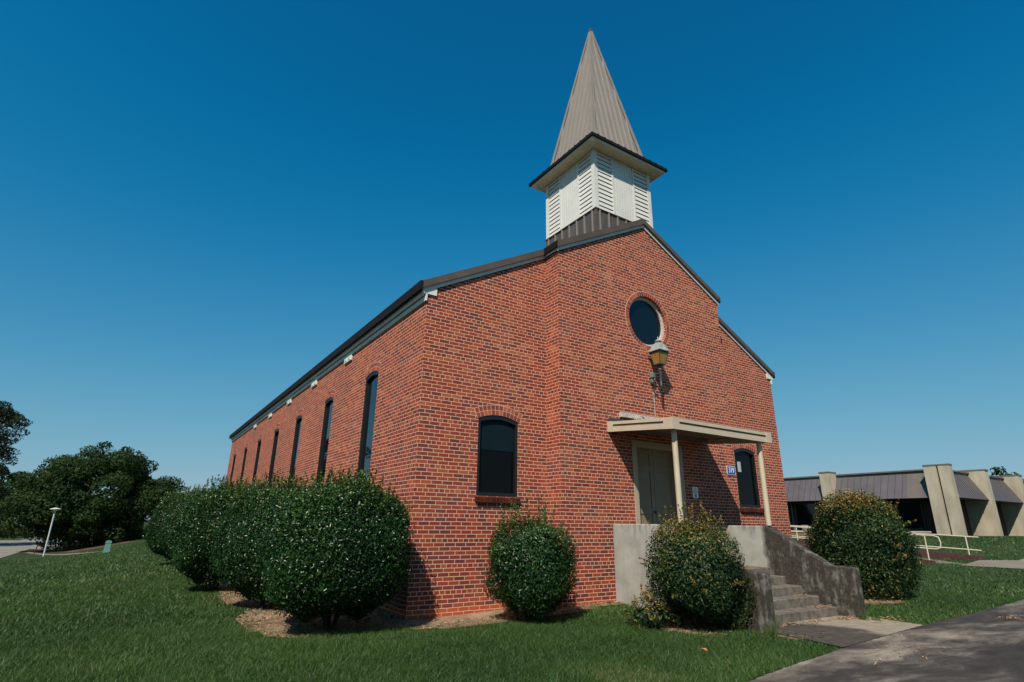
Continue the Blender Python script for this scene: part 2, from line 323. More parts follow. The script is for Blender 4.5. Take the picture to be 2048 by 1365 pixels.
def ob(name, mb, m, parent=None, loc=None, bevel=0.0, smooth=False, local=False):
    """link ONE mesh object. Vertices are given in the world; loc (or the parent's place) becomes the origin."""
    me = bpy.data.meshes.new(name)
    off = Vector(loc) if loc is not None else (wloc(parent) if parent else Vector((0, 0, 0)))
    vs = mb.v if local else [tuple(Vector(p)-off) for p in mb.v]
    me.from_pydata(vs, [], mb.f); finish(me, m)
    o = bpy.data.objects.new(name, me); COL.objects.link(o)
    if parent: o.parent = parent; o.location = (off-wloc(parent)) if not local else (Vector(loc) if loc is not None else (0, 0, 0))
    else: o.location = off
    if bevel:
        b = o.modifiers.new("bevel", 'BEVEL'); b.width = bevel; b.segments = 2; b.limit_method = 'ANGLE'
    if smooth:
        me.polygons.foreach_set('use_smooth', [True]*len(me.polygons))
    return o
def obm(name, layers, parent=None, loc=None):
    """ONE mesh with several materials: layers = [(MB, material), ...]"""
    o = None; mb = MB(); idx = []
    for k, (b_, m) in enumerate(layers): mb.add(b_.v, b_.f); idx += [k]*len(b_.f)
    o = ob(name, mb, layers[0][1], parent, loc)
    for _, m in layers[1:]: o.data.materials.append(M[m])
    o.data.polygons.foreach_set('material_index', idx); return o
def obs(name, mb, m, parent=None, bevel=0.0):
    """every closed piece of mb as an object of its own"""
    root = list(range(len(mb.v)))
    def find(i):
        while root[i] != i: root[i] = root[root[i]]; i = root[i]
        return i
    for f in mb.f:
        for i in f[1:]: root[find(i)] = find(f[0])
    groups = {}
    for f in mb.f: groups.setdefault(find(f[0]), []).append(f)
    out = []
    for fs in groups.values():
        ids = sorted({i for f in fs for i in f}); mp = {i: k for k, i in enumerate(ids)}
        out.append(ob(name, MB().add([mb.v[i] for i in ids], [tuple(mp[i] for i in f) for f in fs]), m, parent, bevel=bevel))
    return out
def tag(o, label=None, cat=None, group=None, kind=None):
    if label: o['label'] = label
    if cat: o['category'] = cat
    if group: o['group'] = group
    if kind: o['kind'] = kind
    return o
def thing(name, label, cat, loc, group=None):
    o = bpy.data.objects.new(name, None); COL.objects.link(o); o.location = loc; o.empty_display_size = 0.3
    return tag(o, label, cat, group)
def tris(name, V, F, m, parent=None, attr=None, loc=(0, 0, 0)):
    """fast mesh of triangles from numpy arrays (local coordinates), with the point attribute rnd"""
    V = np.asarray(V, np.float32); F = np.asarray(F, np.int32)
    me = bpy.data.meshes.new(name); me.vertices.add(len(V)); me.vertices.foreach_set('co', V.ravel())
    me.loops.add(F.size); me.loops.foreach_set('vertex_index', F.ravel())
    me.polygons.add(len(F)); me.polygons.foreach_set('loop_start', np.arange(0, F.size, 3, dtype=np.int32))
    if attr is not None:
        a = me.attributes.new('rnd', 'FLOAT', 'POINT'); a.data.foreach_set('value', np.asarray(attr, np.float32))
    me.update(calc_edges=True); me.materials.append(M[m])
    o = bpy.data.objects.new(name, me); COL.objects.link(o); o.location = loc
    if parent: o.parent = parent
    return o
def copy_tree(o, parent=None):
    c = o.copy(); COL.objects.link(c)
    if parent is not None: c.parent = parent
    for ch in [k for k in list(COL.objects) if k.parent is o]: copy_tree(ch, c)
    return c
def cut(o, cutter):
    """subtract a closed mesh from o and keep the result as o's mesh"""
    me = bpy.data.meshes.new("cutter"); me.from_pydata(cutter.v, [], cutter.f)
    bm = bmesh.new(); bm.from_mesh(me); bmesh.ops.recalc_face_normals(bm, faces=bm.faces); bm.to_mesh(me); bm.free()
    c = bpy.data.objects.new("cutter", me); COL.objects.link(c); c.location = wloc(o) if False else (0, 0, 0)
    md = o.modifiers.new("cut", 'BOOLEAN'); md.operation = 'DIFFERENCE'; md.solver = 'EXACT'; md.object = c
    bpy.context.view_layer.update()
    dg = bpy.context.evaluated_depsgraph_get()
    nm = bpy.data.meshes.new_from_object(o.evaluated_get(dg)); o.modifiers.clear(); o.data = nm
    bpy.data.objects.remove(c)
def text_mesh(s, size, loc, rot, m, parent, name, extrude=0.002, sx=1.0):
    cu = bpy.data.curves.new(name, 'FONT'); cu.body = s; cu.size = size; cu.extrude = extrude; cu.align_x = 'CENTER'; cu.align_y = 'CENTER'; cu.offset = 0.0015
    t = bpy.data.objects.new(name+"_tmp", cu); COL.objects.link(t); bpy.context.view_layer.update()
    me = bpy.data.meshes.new_from_object(t.evaluated_get(bpy.context.evaluated_depsgraph_get())); bpy.data.objects.remove(t)
    me.materials.clear(); me.materials.append(M[m])
    o = bpy.data.objects.new(name, me); COL.objects.link(o); o.parent = parent; o.location = loc; o.rotation_euler = rot; o.scale = (sx, 1, 1)
    return o

# ------------------------------------------------------------------ terrain
def S(t): t = np.clip(t, 0, 1); return t*t*(3-2*t)
def gz(x, y):
    x = np.asarray(x, float); y = np.asarray(y, float)
    base = -1.0*S((y-3)/27)*S((-x-1.8)/7)+1.1*S((x-14)/20)
    mound = 0.08*S((x-0.3)/3.2)*S((y+2.3)/1.8)*S((4.6-x)/0.5)
    und = 0.025*np.sin(x*0.9+1.3)*np.sin(y*0.7)*S((-y-2)/3+0.2)*S((6-x)/4)
    return base+mound+und
def sheet(name, poly_fn, m, x0, x1, y0, y1, step, lift, kind='structure', rag=0.0, seed=0):
    """a ground sheet following the terrain where poly_fn(x,y)>0"""
    xs = np.arange(x0, x1+step/2, step); ys = np.arange(y0, y1+step/2, step)
    X, Y = np.meshgrid(xs, ys); keep = poly_fn(X, Y) > 0
    idx = -np.ones(X.shape, int); cells = keep[:-1, :-1] & keep[1:, :-1] & keep[:-1, 1:] & keep[1:, 1:]
    J, I = np.nonzero(cells); used = np.zeros(X.shape, bool)
    for a, b in ((0, 0), (1, 0), (0, 1), (1, 1)): used[J+a, I+b] = True
    idx[used] = np.arange(used.sum())
    V = np.stack([X[used], Y[used], gz(X[used], Y[used])+lift], -1)
    q = np.stack([idx[J, I], idx[J, I+1], idx[J+1, I+1], idx[J+1, I]], -1)
    F = np.concatenate([q[:, [0, 1, 2]], q[:, [0, 2, 3]]])
    o = tris(name, V, F, m); tag(o, kind=kind); return o
def inpoly(poly):
    P = np.array(poly, float)
    def fn(X, Y):
        r = np.zeros(np.shape(X), bool); n = len(P)
        for i in range(n):
            x1, y1 = P[i]; x2, y2 = P[(i+1) % n]
            c = ((y1 > Y) != (y2 > Y)) & (X < (x2-x1)*(Y-y1)/((y2-y1) if y2 != y1 else 1e-9)+x1)
            r ^= c
        return r.astype(float)
    return fn
rng = np.random.default_rng(7)
def wavy(x, y, f=1.0, seed=3):
    r = np.random.default_rng(seed); o = 0
    for k in range(7):
        a = r.uniform(0, 6.28); q = f*r.uniform(0.7, 3.2); o = o+np.sin((x*math.cos(a)+y*math.sin(a))*q+r.uniform(0, 6.28))/(1+0.35*k)
    return o/3.0
gx = np.concatenate([-np.geomspace(700, 22, 26), np.arange(-21, 30, 0.5), np.geomspace(30, 700, 30)])
gy = np.concatenate([-np.geomspace(300, 14, 10), np.arange(-13, 60, 0.5), np.geomspace(60, 900, 26)])
GX, GY = np.meshgrid(gx, gy); nx = len(gx)
V = np.stack([GX.ravel(), GY.ravel(), gz(GX, GY).ravel()-0.004], -1)
i0 = (np.arange(len(gy)-1)[:, None]*nx+np.arange(nx-1)[None]).ravel()
F = np.concatenate([np.stack([i0, i0+1, i0+nx+1], -1), np.stack([i0, i0+nx+1, i0+nx], -1)])
tag(tris("lawn", V, F, 'lawn'), kind='structure')

DRIVE = [(60, -3.2), (13.2, -4.02), (9.5, -4.28), (6.9, -4.46), (4.3, -4.66), (3.6, -4.76), (2.6, -4.88), (1.5, -5.08), (0.2, -5.4), (-1.5, -6.0), (-3.5, -7.0), (-5.5, -8.6), (-7, -10.5), (-8, -13), (60, -13)]
drive_in = inpoly(DRIVE)
def drive_fn(X, Y): return drive_in(X, Y-0.05*wavy(X, Y, 3.0, 5))
ex = np.concatenate([np.arange(-8, 14, 0.04), np.arange(14, 60.1, 0.4)])
dp = np.array(DRIVE[:14])[::-1]; ey = np.interp(ex, dp[:, 0], dp[:, 1])+0.022*wavy(ex, ex*0.3, 5.0, 5)+0.012*wavy(ex, ex*0.7, 17.0, 6)
tt = np.concatenate([[0, 0.02, 0.06], np.linspace(0.12, 1, 24)])
DX_ = np.repeat(ex[None], len(tt), 0); DY_ = ey[None]+(np.minimum(-13.0, ey-0.05)-ey)[None]*tt[:, None]
Vd = np.stack([DX_, DY_, gz(DX_, DY_)+0.014], -1).reshape(-1, 3); ne = len(ex)
qd = (np.arange(len(tt)-1)[:, None]*ne+np.arange(ne-1)[None]).ravel()
Fd = np.concatenate([np.stack([qd, qd+ne, qd+ne+1], -1), np.stack([qd, qd+ne+1, qd+1], -1)])
tag(tris("driveway", Vd, Fd, 'drive'), kind='structure')
slab_in = inpoly([(4.25, -3.0), (7.25, -3.0), (7.05, -3.75), (6.95, -4.47), (4.0, -4.72), (4.12, -3.6)])
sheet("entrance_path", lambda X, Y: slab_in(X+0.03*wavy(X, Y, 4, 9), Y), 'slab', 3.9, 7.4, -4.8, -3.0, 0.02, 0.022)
def mulch_val(x, y):
    """>0 in the bed round the planting"""
    d1 = np.hypot(np.maximum(0, np.maximum(-1.75-x, x-0.4)), np.maximum(0, np.maximum(-0.3-y, y-14)))   # along the side wall
    d2 = np.hypot(np.maximum(0, np.maximum(0-x, x-4.0)), np.maximum(0, np.maximum(-0.3-y, y-0.5)))     # along the front wall
    d3 = np.hypot(x-3.55, y+2.75); d4 = np.hypot(x-9.6, y+1.9)
    v = np.maximum.reduce([0.46-d1, 0.70-d2, 0.70-d3, 1.12-d4, 0.4-np.hypot(x-4.2, y+3.95)])
    return v+0.28*wavy(x, y, 1.6, 11)
sheet("mulch_bed", lambda X, Y: mulch_val(X, Y)*(drive_in(X, Y) < 0.5)*1.0, 'mulch', -3.6, 11.6, -4.6, 15, 0.12, 0.010)
road_fns = [inpoly([(-90, 36.5), (-10.3, 37.2), (-9.9, 40), (-9.7, 52), (-8.6, 60), (-7.6, 68), (-9.5, 100), (-11.3, 136), (-17, 136), (-15.5, 100), (-14, 78), (-90, 78)])]
sheet("road", road_fns[0], 'road', -90, -7, 36, 137, 0.7, 0.012)
sheet("road", inpoly([(-140, 96), (-20, 98), (-20, 112), (-140, 110)]), 'road', -140, -19, 95, 113, 1.2, 0.012)
strip_in = inpoly([(-9.9, 46.9), (-4.7, 33.0), (-4.75, 34.0), (-6.6, 40.2), (-9.7, 48.6)])
sheet("side_path", strip_in, 'path', -10, -4.5, 32.8, 49, 0.15, 0.016)
duff_in = inpoly([(-9.8, 50), (-6.4, 41.5), (-3.3, 41), (-2.5, 56), (-6.5, 60), (-9.5, 58)])
sheet("bare_earth", lambda X, Y: duff_in(X+0.3*wavy(X, Y, 1, 4), Y+0.5*wavy(X, Y, 1, 8)), 'duff', -10.5, -1, 33, 61, 0.25, 0.008)
walk_in = inpoly([(20.6, -2.1), (21.4, -3.0), (60, -1.9), (60, 0.1), (22.9, -1.25), (22.4, -0.2), (20.6, -0.2)])
sheet("ramp_path", walk_in, 'path', 20.5, 60, -3.2, 0.2, 0.1, 0.016)

# ------------------------------------------------------------------ church
W, A, D, YB = 11.014, 2.808, -0.47, 24.33
XC = W/2; SL = 0.532; Z0 = 5.648
def zr(x): return Z0+SL*min(x, W-x)
church = thing("church", "red brick church with a white louvred belfry and tall taupe metal spire", "church", (XC, 12, 0))
def arch_poly(c, w, z0, z1, rise, n=10):
    """opening outline in (u,z): flat sill, segmental head whose crown is z1"""
    pts = [(c-w/2, z0), (c+w/2, z0)]
    for k in range(n+1):
        t = 1-2*k/n; pts.append((c+t*w/2, z1-rise*(t*t)))
    return pts
WS = [(2.30+0.42+3.295*k) for k in range(7)]          # side windows, centre y
WF = [(1.66, 0.90), (W-1.66, 0.90)]                   # windows in the front wings
SZ0, SZ1, SRISE, SW = 1.55, 4.66, 0.085, 0.84
FZ0, FZ1, FRISE = 1.95, 3.46, 0.09
main = MB().prism([(0, -0.6), (W, -0.6), (W, zr(0)), (XC, zr(XC)), (0, zr(0))], 'y', 0, YB)
bay = MB().prism([(A, -0.6), (W-A, -0.6), (W-A, zr(A)), (XC, zr(XC)), (A, zr(A))], 'y', D, 0.30)
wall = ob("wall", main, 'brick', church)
wall_bay = ob("bay_tmp", bay, 'brick', church)
for o in (wall, wall_bay):                            # the cutters are in world coordinates: bring the walls there for the cut
    for v in o.data.vertices: v.co = v.co+wloc(church)
    o.parent = None; o.location = (0, 0, 0)
c1 = MB()
for y in WS: c1.prism(arch_poly(y, SW, SZ0, SZ1, SRISE), 'x', -0.2, 0.10)
for x, w_ in WF: c1.prism(arch_poly(x, w_, FZ0, FZ1, FRISE), 'y', -0.2, 0.10)
cut(wall, c1)
c2 = MB()
RC = (5.49, 6.085); RR = 0.625
c2.prism([(RC[0]+RR*math.cos(2*math.pi*k/48), RC[1]+RR*math.sin(2*math.pi*k/48)) for k in range(48)], 'y', D-0.2, D+0.17)
DX0, DX1, DZ0, DZ1 = 4.72, 6.30, 0.73, 3.22
c2.box(DX0, DX1, D-0.2, D+0.24, DZ0, DZ1)
cut(wall_bay, c2)
bm = bmesh.new(); bm.from_mesh(wall.data); bm.from_mesh(wall_bay.data)
bm.to_mesh(wall.data); bm.free(); bpy.data.objects.remove(wall_bay)
for v in wall.data.vertices: v.co = v.co-wloc(church)
wall.parent = church
if not wall.data.materials: wall.data.materials.append(M['brick'])

def voussoirs(axis, c, w, z1, rise, plane, rings=2, h=0.098, proud=0.004):
    """bricks of a segmental arch over an opening, modelled one by one, on a mortar bed"""
    half = w/2; Rr = (half*half+rise*rise)/(2*rise); cz = z1-Rr; a0 = math.asin(half/Rr)
    mb = MB(); bed = MB()
    P = (lambda u, d, z: (u, plane-d, z)) if axis == 'y' else (lambda u, d, z: (plane-d, u, z))
    n = max(9, int(round(w/0.075)))
    for r in range(rings):
        for k in range(n):
            t0 = -a0*1.06+2.12*a0*(k+0.07)/n; t1 = -a0*1.06+2.12*a0*(k+0.93)/n
            r0 = Rr+r*h+0.006; r1 = Rr+(r+1)*h-0.006
            q = [(c+rr*math.sin(t), cz+rr*math.cos(t)) for rr, t in ((r0, t0), (r0, t1), (r1, t1), (r1, t0))]
            mb.hexa([P(u, proud, z) for u, z in q], [P(u, -0.03, z) for u, z in q])
    ring = []; N = 12
    for k in range(N+1):
        t = -a0*1.08+2.16*a0*k/N; ring.append((c+(Rr+0.001)*math.sin(t), cz+(Rr+0.001)*math.cos(t)))
    for k in range(N, -1, -1):
        t = -a0*1.08+2.16*a0*k/N; ring.append((c+(Rr+rings*h+0.004)*math.sin(t), cz+(Rr+rings*h+0.004)*math.cos(t)))
    for k in range(N):
        q = [ring[k], ring[k+1], ring[2*N+1-k-1], ring[2*N+1-k]]
        bed.hexa([P(u, 0.002, z) for u, z in q], [P(u, -0.02, z) for u, z in q])
    return mb, bed
def window_set(axis, c, w, z0, z1, rise, plane, depth, parent, sill=True, upper_panel=False, paper=False, glass='glass'):
    P = (lambda u, d, z: (u, plane+d, z)) if axis == 'y' else (lambda u, d, z: (plane+d, u, z))
    ax = axis
    out = arch_poly(c, w-0.004, z0+0.002, z1-0.002, rise, 10); t = 0.055
    inn = arch_poly(c, w-2*t, z0+t+0.01, z1-t-0.025, rise*0.8, 10)
    fr = MB(); n = len(out)
    d0, d1 = 0.014, depth-0.002
    vs = [P(u, d0, z) for u, z in out]+[P(u, d0, z) for u, z in inn]+[P(u, d1, z) for u, z in out]+[P(u, d1, z) for u, z in inn]
    fs = []
    for i in range(n):
        j = (i+1) % n
        fs += [(i, j, n+j, n+i), (2*n+i, 3*n+i, 3*n+j, 2*n+j), (i, 2*n+i, 2*n+j, j), (n+i, n+j, 3*n+j, 3*n+i)]
    fr.add(vs, fs)
    base = P(c, 0, z0)
    win = ob("window", fr, 'black', parent, loc=base)
    pane = MB().prism(inn, ax, plane+depth-0.022, plane+depth-0.014)
    ob("pane", pane, glass, win)
    if upper_panel:
        zb = z0+(z1-z0)*0.56
        top = [p for p in arch_poly(c, w-2*t-0.01, zb, z1-t-0.03, rise*0.8, 10)]
        ob("upper_panel", MB().prism(top, ax, plane+depth-0.032, plane+depth-0.026), 'upper_panel', win)
    if paper:
        q = MB().box(c-0.26, c-0.12, plane+depth-0.028, plane+depth-0.025, z1-0.62, z1-0.36) if axis == 'y' else None
        ob("paper_notice", q, 'paper', win)
    a, bed = voussoirs(ax, c, w, z1, rise, plane)
    obm("arch", [(a, 'vbrick'), (bed, 'mortar')], win)
    if sill:
        sm = MB(); k = int(round((w+0.06)/0.068))
        for i in range(k):
            u0 = c-(w+0.06)/2+(w+0.06)*i/k+0.003; u1 = u0+(w+0.06)/k-0.006
            b4 = [P(u0, -0.055, z0-0.115), P(u1, -0.055, z0-0.115), P(u1, 0.03, z0-0.105), P(u0, 0.03, z0-0.105)]
            t4 = [P(u0, -0.058, z0-0.022), P(u1, -0.058, z0-0.022), P(u1, 0.06, z0-0.001), P(u0, 0.06, z0-0.001)]
            sm.hexa(b4, t4)
        ob("sill", sm, 'sillbrick', win, bevel=0.004)
    return win
w0 = window_set('x', WS[0], SW, SZ0, SZ1, SRISE, 0.0, 0.10, church, glass='glass_side')
for y in WS[1:]:
    c = copy_tree(w0, church); c.location = w0.location+Vector((0, y-WS[0], 0))
window_set('y', WF[0][0], WF[0][1], FZ0, FZ1, FRISE, 0.0, 0.10, church, upper_panel=True, glass='glass_dark')
window_set('y', WF[1][0], WF[1][1], FZ0, FZ1, FRISE, 0.0, 0.10, church, paper=True, glass='glass_dark')
# round window
rw = MB(); N = 48
ringv = lambda r, y: [(RC[0]+r*math.cos(2*math.pi*k/N), y, RC[1]+r*math.sin(2*math.pi*k/N)) for k in range(N)]
vs = ringv(RR-0.003, D+0.075)+ringv(RR-0.065, D+0.085)+ringv(RR-0.003, D+0.165)+ringv(RR-0.065, D+0.165)
fs = []
for k in range(N):
    j = (k+1) % N; fs += [(k, j, N+j, N+k), (N+k, N+j, 3*N+j, 3*N+k), (2*N+k, 3*N+k, 3*N+j, 2*N+j), (k, 2*N+k, 2*N+j, j)]
rw.add(vs, fs)
rwo = ob("round_window", rw, 'whitering', church, loc=(RC[0], D, RC[1]))
ob("pane", MB().prism([(RC[0]+(RR-0.06)*math.cos(2*math.pi*k/N), RC[1]+(RR-0.06)*math.sin(2*math.pi*k/N)) for k in range(N)], 'y', D+0.12, D+0.13), 'glass', rwo)
rb = MB(); bed = MB(); nb = 58
for k in range(nb):
    t0 = 2*math.pi*(k+0.08)/nb; t1 = 2*math.pi*(k+0.92)/nb; r0, r1 = RR+0.004, RR+0.108
    q = [(RC[0]+r*math.cos(t), RC[1]+r*math.sin(t)) for r, t in ((r0, t0), (r0, t1), (r1, t1), (r1, t0))]
    rb.hexa([(u, D-0.005, z) for u, z in q], [(u, D+0.03, z) for u, z in q])
    t0 = 2*math.pi*k/nb; t1 = 2*math.pi*(k+1)/nb; r0, r1 = RR+0.001, RR+0.124
    q = [(RC[0]+r*math.cos(t), RC[1]+r*math.sin(t)) for r, t in ((r0, t0), (r0, t1), (r1, t1), (r1, t0))]
    bed.hexa([(u, D-0.002, z) for u, z in q], [(u, D+0.02, z) for u, z in q])
obm("brick_ring", [(rb, 'vbrick'), (bed, 'mortar')], rwo)

# roof: one gable, carried forward over the bay; edges dark, rakes trimmed
OX, OYF = 0.115, 0.042
def slab(mb, x0, x1, y0, y1, t0, t1):
    """roof plane slab between x0 and x1 (one side of the ridge), offsets t0..t1 above the brick line"""
    f = lambda x: Z0+SL*(x if x <= XC+1e-6 and x1 <= XC+1e-6 else W-x)
    b4 = [(x0, y0, f(x0)+t0), (x1, y0, f(x1)+t0), (x1, y1, f(x1)+t0), (x0, y1, f(x0)+t0)]
    t4 = [(x0, y0, f(x0)+t1), (x1, y0, f(x1)+t1), (x1, y1, f(x1)+t1), (x0, y1, f(x0)+t1)]
    mb.hexa(b4, t4)
def rib(mb, x0, x1, y, wd, t0, t1): slab(mb, x0, x1, y-wd/2, y+wd/2, t0, t1)
roof = MB(); YR = YB+0.15
for x0, x1 in ((-OX, XC), (XC, W+OX)):
    slab(roof, x0, x1, -OYF, YR, 0.165, 0.240)
for x0, x1 in ((A-0.06, XC), (XC, W-A+0.06)):
    slab(roof, x0, x1, D-OYF, -OYF-0.002, 0.165, 0.240)
y = 0.15
while y < YR-0.1:
    for x0, x1 in ((-OX, XC-0.1), (XC+0.1, W+OX)): rib(roof, x0, x1, y, 0.05, 0.239, 0.270)
    y += 0.305
roofo = ob("roof", roof, 'roof', church)
rc = MB()
for s in (-1, 1):
    x0, x1 = (XC-0.16, XC) if s < 0 else (XC, XC+0.16)
    slab(rc, x0, x1, D-OYF-0.012, YR, 0.243, 0.261)
ob("ridge_cap", rc, 'trim_brown', roofo)
rk = MB(); fz = MB()
def rake(x0, x1, y0, yw):
    slab(rk, x0, x1, y0-0.022, y0-0.002, 0.095, 0.248)          # brown rake trim
    slab(rk, x0, x1, y0-0.040, y0-0.022, 0.094, 0.106)          # its drip lip
    slab(fz, x0, x1, y0+0.01, yw-0.004, 0.012, 0.105)           # the painted board under it
rake(-OX, XC, -OYF, 0.0); rake(XC, W+OX, -OYF, 0.0)
ob_rake_main = None
slab(rk, A-0.06, XC, D-OYF-0.022, D-OYF-0.002, 0.095, 0.248); slab(rk, XC, W-A+0.06, D-OYF-0.022, D-OYF-0.002, 0.095, 0.248)
slab(rk, A-0.06, XC, D-OYF-0.040, D-OYF-0.022, 0.094, 0.106); slab(rk, XC, W-A+0.06, D-OYF-0.040, D-OYF-0.022, 0.094, 0.106)
slab(fz, A-0.046, XC, D-OYF+0.01, D-0.004, 0.012, 0.105); slab(fz, XC, W-A+0.046, D-OYF+0.01, D-0.004, 0.012, 0.105)
slab(fz, A-0.045, A-0.004, D, -0.08, 0.03, 0.105); slab(fz, W-A+0.004, W-A+0.045, D, -0.08, 0.03, 0.105)
obs("rake_trim", rk, 'trim_brown', roofo)
# dark metal edge along the eaves, with the rib ends
ed = MB()
for sx in (0, 1):
    e = (lambda x: x) if sx == 0 else (lambda x: W-x)
    xa, xb = sorted((e(-OX-0.055), e(-OX)))
    zt = Z0-SL*OX
    ed.box(xa, xb, -OYF-0.02, YR, zt+0.055, zt+0.238)
    xa, xb = sorted((e(A-0.09), e(A-0.06))); zb = Z0+SL*(A-0.06)
    ed.box(xa, xb, D-OYF-0.02, -OYF-0.01, zb+0.085, zb+0.238)
obs("eave_edge", ed, 'trim_dark', roofo)
# eaves: white fascia, soffit, frieze board and the little returns at the corners
for sx in (0, 1):
    e = (lambda x: x) if sx == 0 else (lambda x: W-x)
    xa, xb = sorted((e(-OX+0.03), e(-OX+0.05))); zt = Z0-SL*OX
    fz.box(xa, xb, -OYF+0.03, YB+0.1, zt-0.03, zt+0.16)
    xa, xb = sorted((e(-0.038), e(-0.004)))
    fz.box(xa, xb, -0.03, YB, 5.455, 5.60)
    xs_ = [e(-OX), e(0.19), e(0.19), e(-OX)]
    fz.prism([(xs_[0], 5.592), (xs_[1], 5.592), (xs_[2], Z0+0.165*0.532+0.012), (xs_[3], 5.66)], 'y', -OYF+0.012, -0.005)
obs("frieze_board", fz, 'board', church)
sf = MB()
for sx in (0, 1):
    e = (lambda x: x) if sx == 0 else (lambda x: W-x)
    xa, xb = sorted((e(-OX+0.051), e(-0.004))); sf.box(xa, xb, -0.0, YB, 5.602, 5.618)
obs("soffit", sf, 'soffit', church)
# vents under the eave
def make_vent(yc):
    m = MB().box(-0.046, -0.003, yc-0.28, yc+0.28, 5.315, 5.45)
    v = ob("vent", m, 'board', church, loc=(0, yc, 5.38), bevel=0.006)
    s = MB()
    for dy in (-0.13, 0.13):
        s.box(-0.056, -0.047, yc+dy-0.075, yc+dy+0.075, 5.35, 5.42)
    obs("vent_grille", s, 'white', v)
    obs("vent_slot", MB().box(-0.0575, -0.056, yc+0.13, yc+0.16, 5.365, 5.405).box(-0.0575, -0.056, yc-0.16, yc-0.13, 5.365, 5.405), 'black', v)
    return v
v0 = make_vent(4.58)
for k in range(1, 5):
    c = copy_tree(v0, church); c.location = v0.location+Vector((0, 3.22*k, 0))

# belfry
TX, TY, TH = XC, 1.117, 1.029
ZB0, ZB1 = 9.085, 10.86
base = MB().box(TX-TH-0.012, TX+TH+0.012, TY-TH-0.012, TY+TH+0.012, 7.6, ZB0-0.012)
rb = MB()
for k in range(-3, 4):
    u = 0.305*k
    for s in (-1, 1):
        e0, e1 = TH+0.012, TH+0.038
        xa, xb = sorted((TX+s*e0, TX+s*e1)); rb.box(xa, xb, TY+u-0.02, TY+u+0.02, 7.6, ZB0-0.02)
        ya, yb = sorted((TY+s*e0, TY+s*e1)); rb.box(TX+u-0.02, TX+u+0.02, ya, yb, 7.6, ZB0-0.02)
bo = obm("steeple_base", [(base, 'clad'), (rb, 'cladrib')], church, (TX, TY, 8))
cap = MB().box(TX-TH-0.042, TX+TH+0.042, TY-TH-0.042, TY+TH+0.042, ZB0-0.012, ZB0+0.012)
for sx in (-1, 1):
    for sy in (-1, 1):
        xa, xb = sorted((TX+sx*(TH-0.03), TX+sx*(TH+0.028))); ya, yb = sorted((TY+sy*(TH-0.03), TY+sy*(TH+0.028)))
        cap.box(xa, xb, ya, yb, 7.6, ZB0-0.014)
ob("base_flashing", cap, 'trim_brown', bo)
bel = MB().box(TX-TH+0.03, TX+TH-0.03, TY-TH+0.03, TY+TH-0.03, ZB0, ZB1)
belo = ob("belfry", bel, 'white', church, loc=(TX, TY, ZB0))
ct = MB()
for sx in (-1, 1):
    for sy in (-1, 1):
        xa, xb = sorted((TX+sx*(TH-0.11), TX+sx*(TH+0.012))); ya, yb = sorted((TY+sy*(TH-0.11), TY+sy*(TH+0.012)))
        ct.box(xa, xb, ya, yb, ZB0+0.014, ZB1)
obs("corner_trim", ct, 'white', belo)
def face(k):
    """frame of face k: point(u along the face, out, z)"""
    n = [(-1, 0), (0, -1), (1, 0), (0, 1)][k]; t = (-n[1], n[0])
    return lambda u, o, z: (TX+n[0]*(TH-0.03+o)+t[0]*u, TY+n[1]*(TH-0.03+o)+t[1]*u, z)
def fbox(mb, P, u0, u1, o0, o1, z0, z1, o1t=None):
    o1t = o1 if o1t is None else o1t
    mb.hexa([P(u0, o0, z0), P(u1, o0, z0), P(u1, o1, z0), P(u0, o1, z0)], [P(u0, o0, z1), P(u1, o0, z1), P(u1, o1t, z1), P(u0, o1t, z1)])
for k in range(4):
    P = face(k)
    for s in (-1, 1):
        u0, u1 = sorted((s*0.42, s*0.905))
        lv = MB(); dk = MB()
        z = ZB0+0.02
        while z < ZB1-0.03:
            fbox(lv, P, u0, u1, 0.012, 0.036, z, min(z+0.110, ZB1-0.003), 0.018)
            z += 0.128
        fbox(dk, P, u0, u1, 0.002, 0.006, ZB0+0.016, ZB1-0.004)
        obm("louver", [(lv, 'white'), (dk, 'trim_brown')], belo)
        tr = MB(); t0, t1 = sorted((s*0.365, s*0.418)); fbox(tr, P, t0, t1, 0.003, 0.040, ZB0+0.014, ZB1-0.004)
        ob("jamb_trim", tr, 'white', belo)
    pn = MB(); nr = 8
    for i in range(nr):
        u0 = -0.362+0.724*i/nr; u1 = u0+0.724/nr
        fbox(pn, P, u0, u1-0.012, 0.004, 0.020, ZB0+0.015, ZB1-0.004)
        fbox(pn, P, u1-0.012, u1-0.0002, 0.004, 0.013, ZB0+0.0155, ZB1-0.0045)
    ob("siding_panel", pn, 'white', belo)
EH, EZ = 1.348, 10.865
eo = ob("belfry_eave", MB().box(TX-EH, TX+EH, TY-EH, TY+EH, EZ+0.008, EZ+0.085), 'board', church, loc=(TX, TY, EZ))
sp_ = MB()
nb_ = 22
for k in range(4):
    n = [(-1, 0), (0, -1), (1, 0), (0, 1)][k]; t = (-n[1], n[0])
    Q = lambda u, o, z: (TX+n[0]*o+t[0]*u, TY+n[1]*o+t[1]*u, z)
    for i in range(nb_):
        u0 = -EH+0.03+(2*EH-0.06)*i/nb_+0.004; u1 = u0+(2*EH-0.06)/nb_-0.008
        um = max(abs(u0), abs(u1)); oi = max(TH-0.02, um)
        if oi > EH-0.06: continue
        sp_.hexa([Q(u0, oi, EZ), Q(u1, oi, EZ), Q(u1, EH-0.03, EZ), Q(u0, EH-0.03, EZ)], [Q(u0, oi, EZ+0.0075), Q(u1, oi, EZ+0.0075), Q(u1, EH-0.03, EZ+0.0075), Q(u0, EH-0.03, EZ+0.0075)])
ob("soffit_panel", sp_, 'soffit', eo)
ring_ = MB()
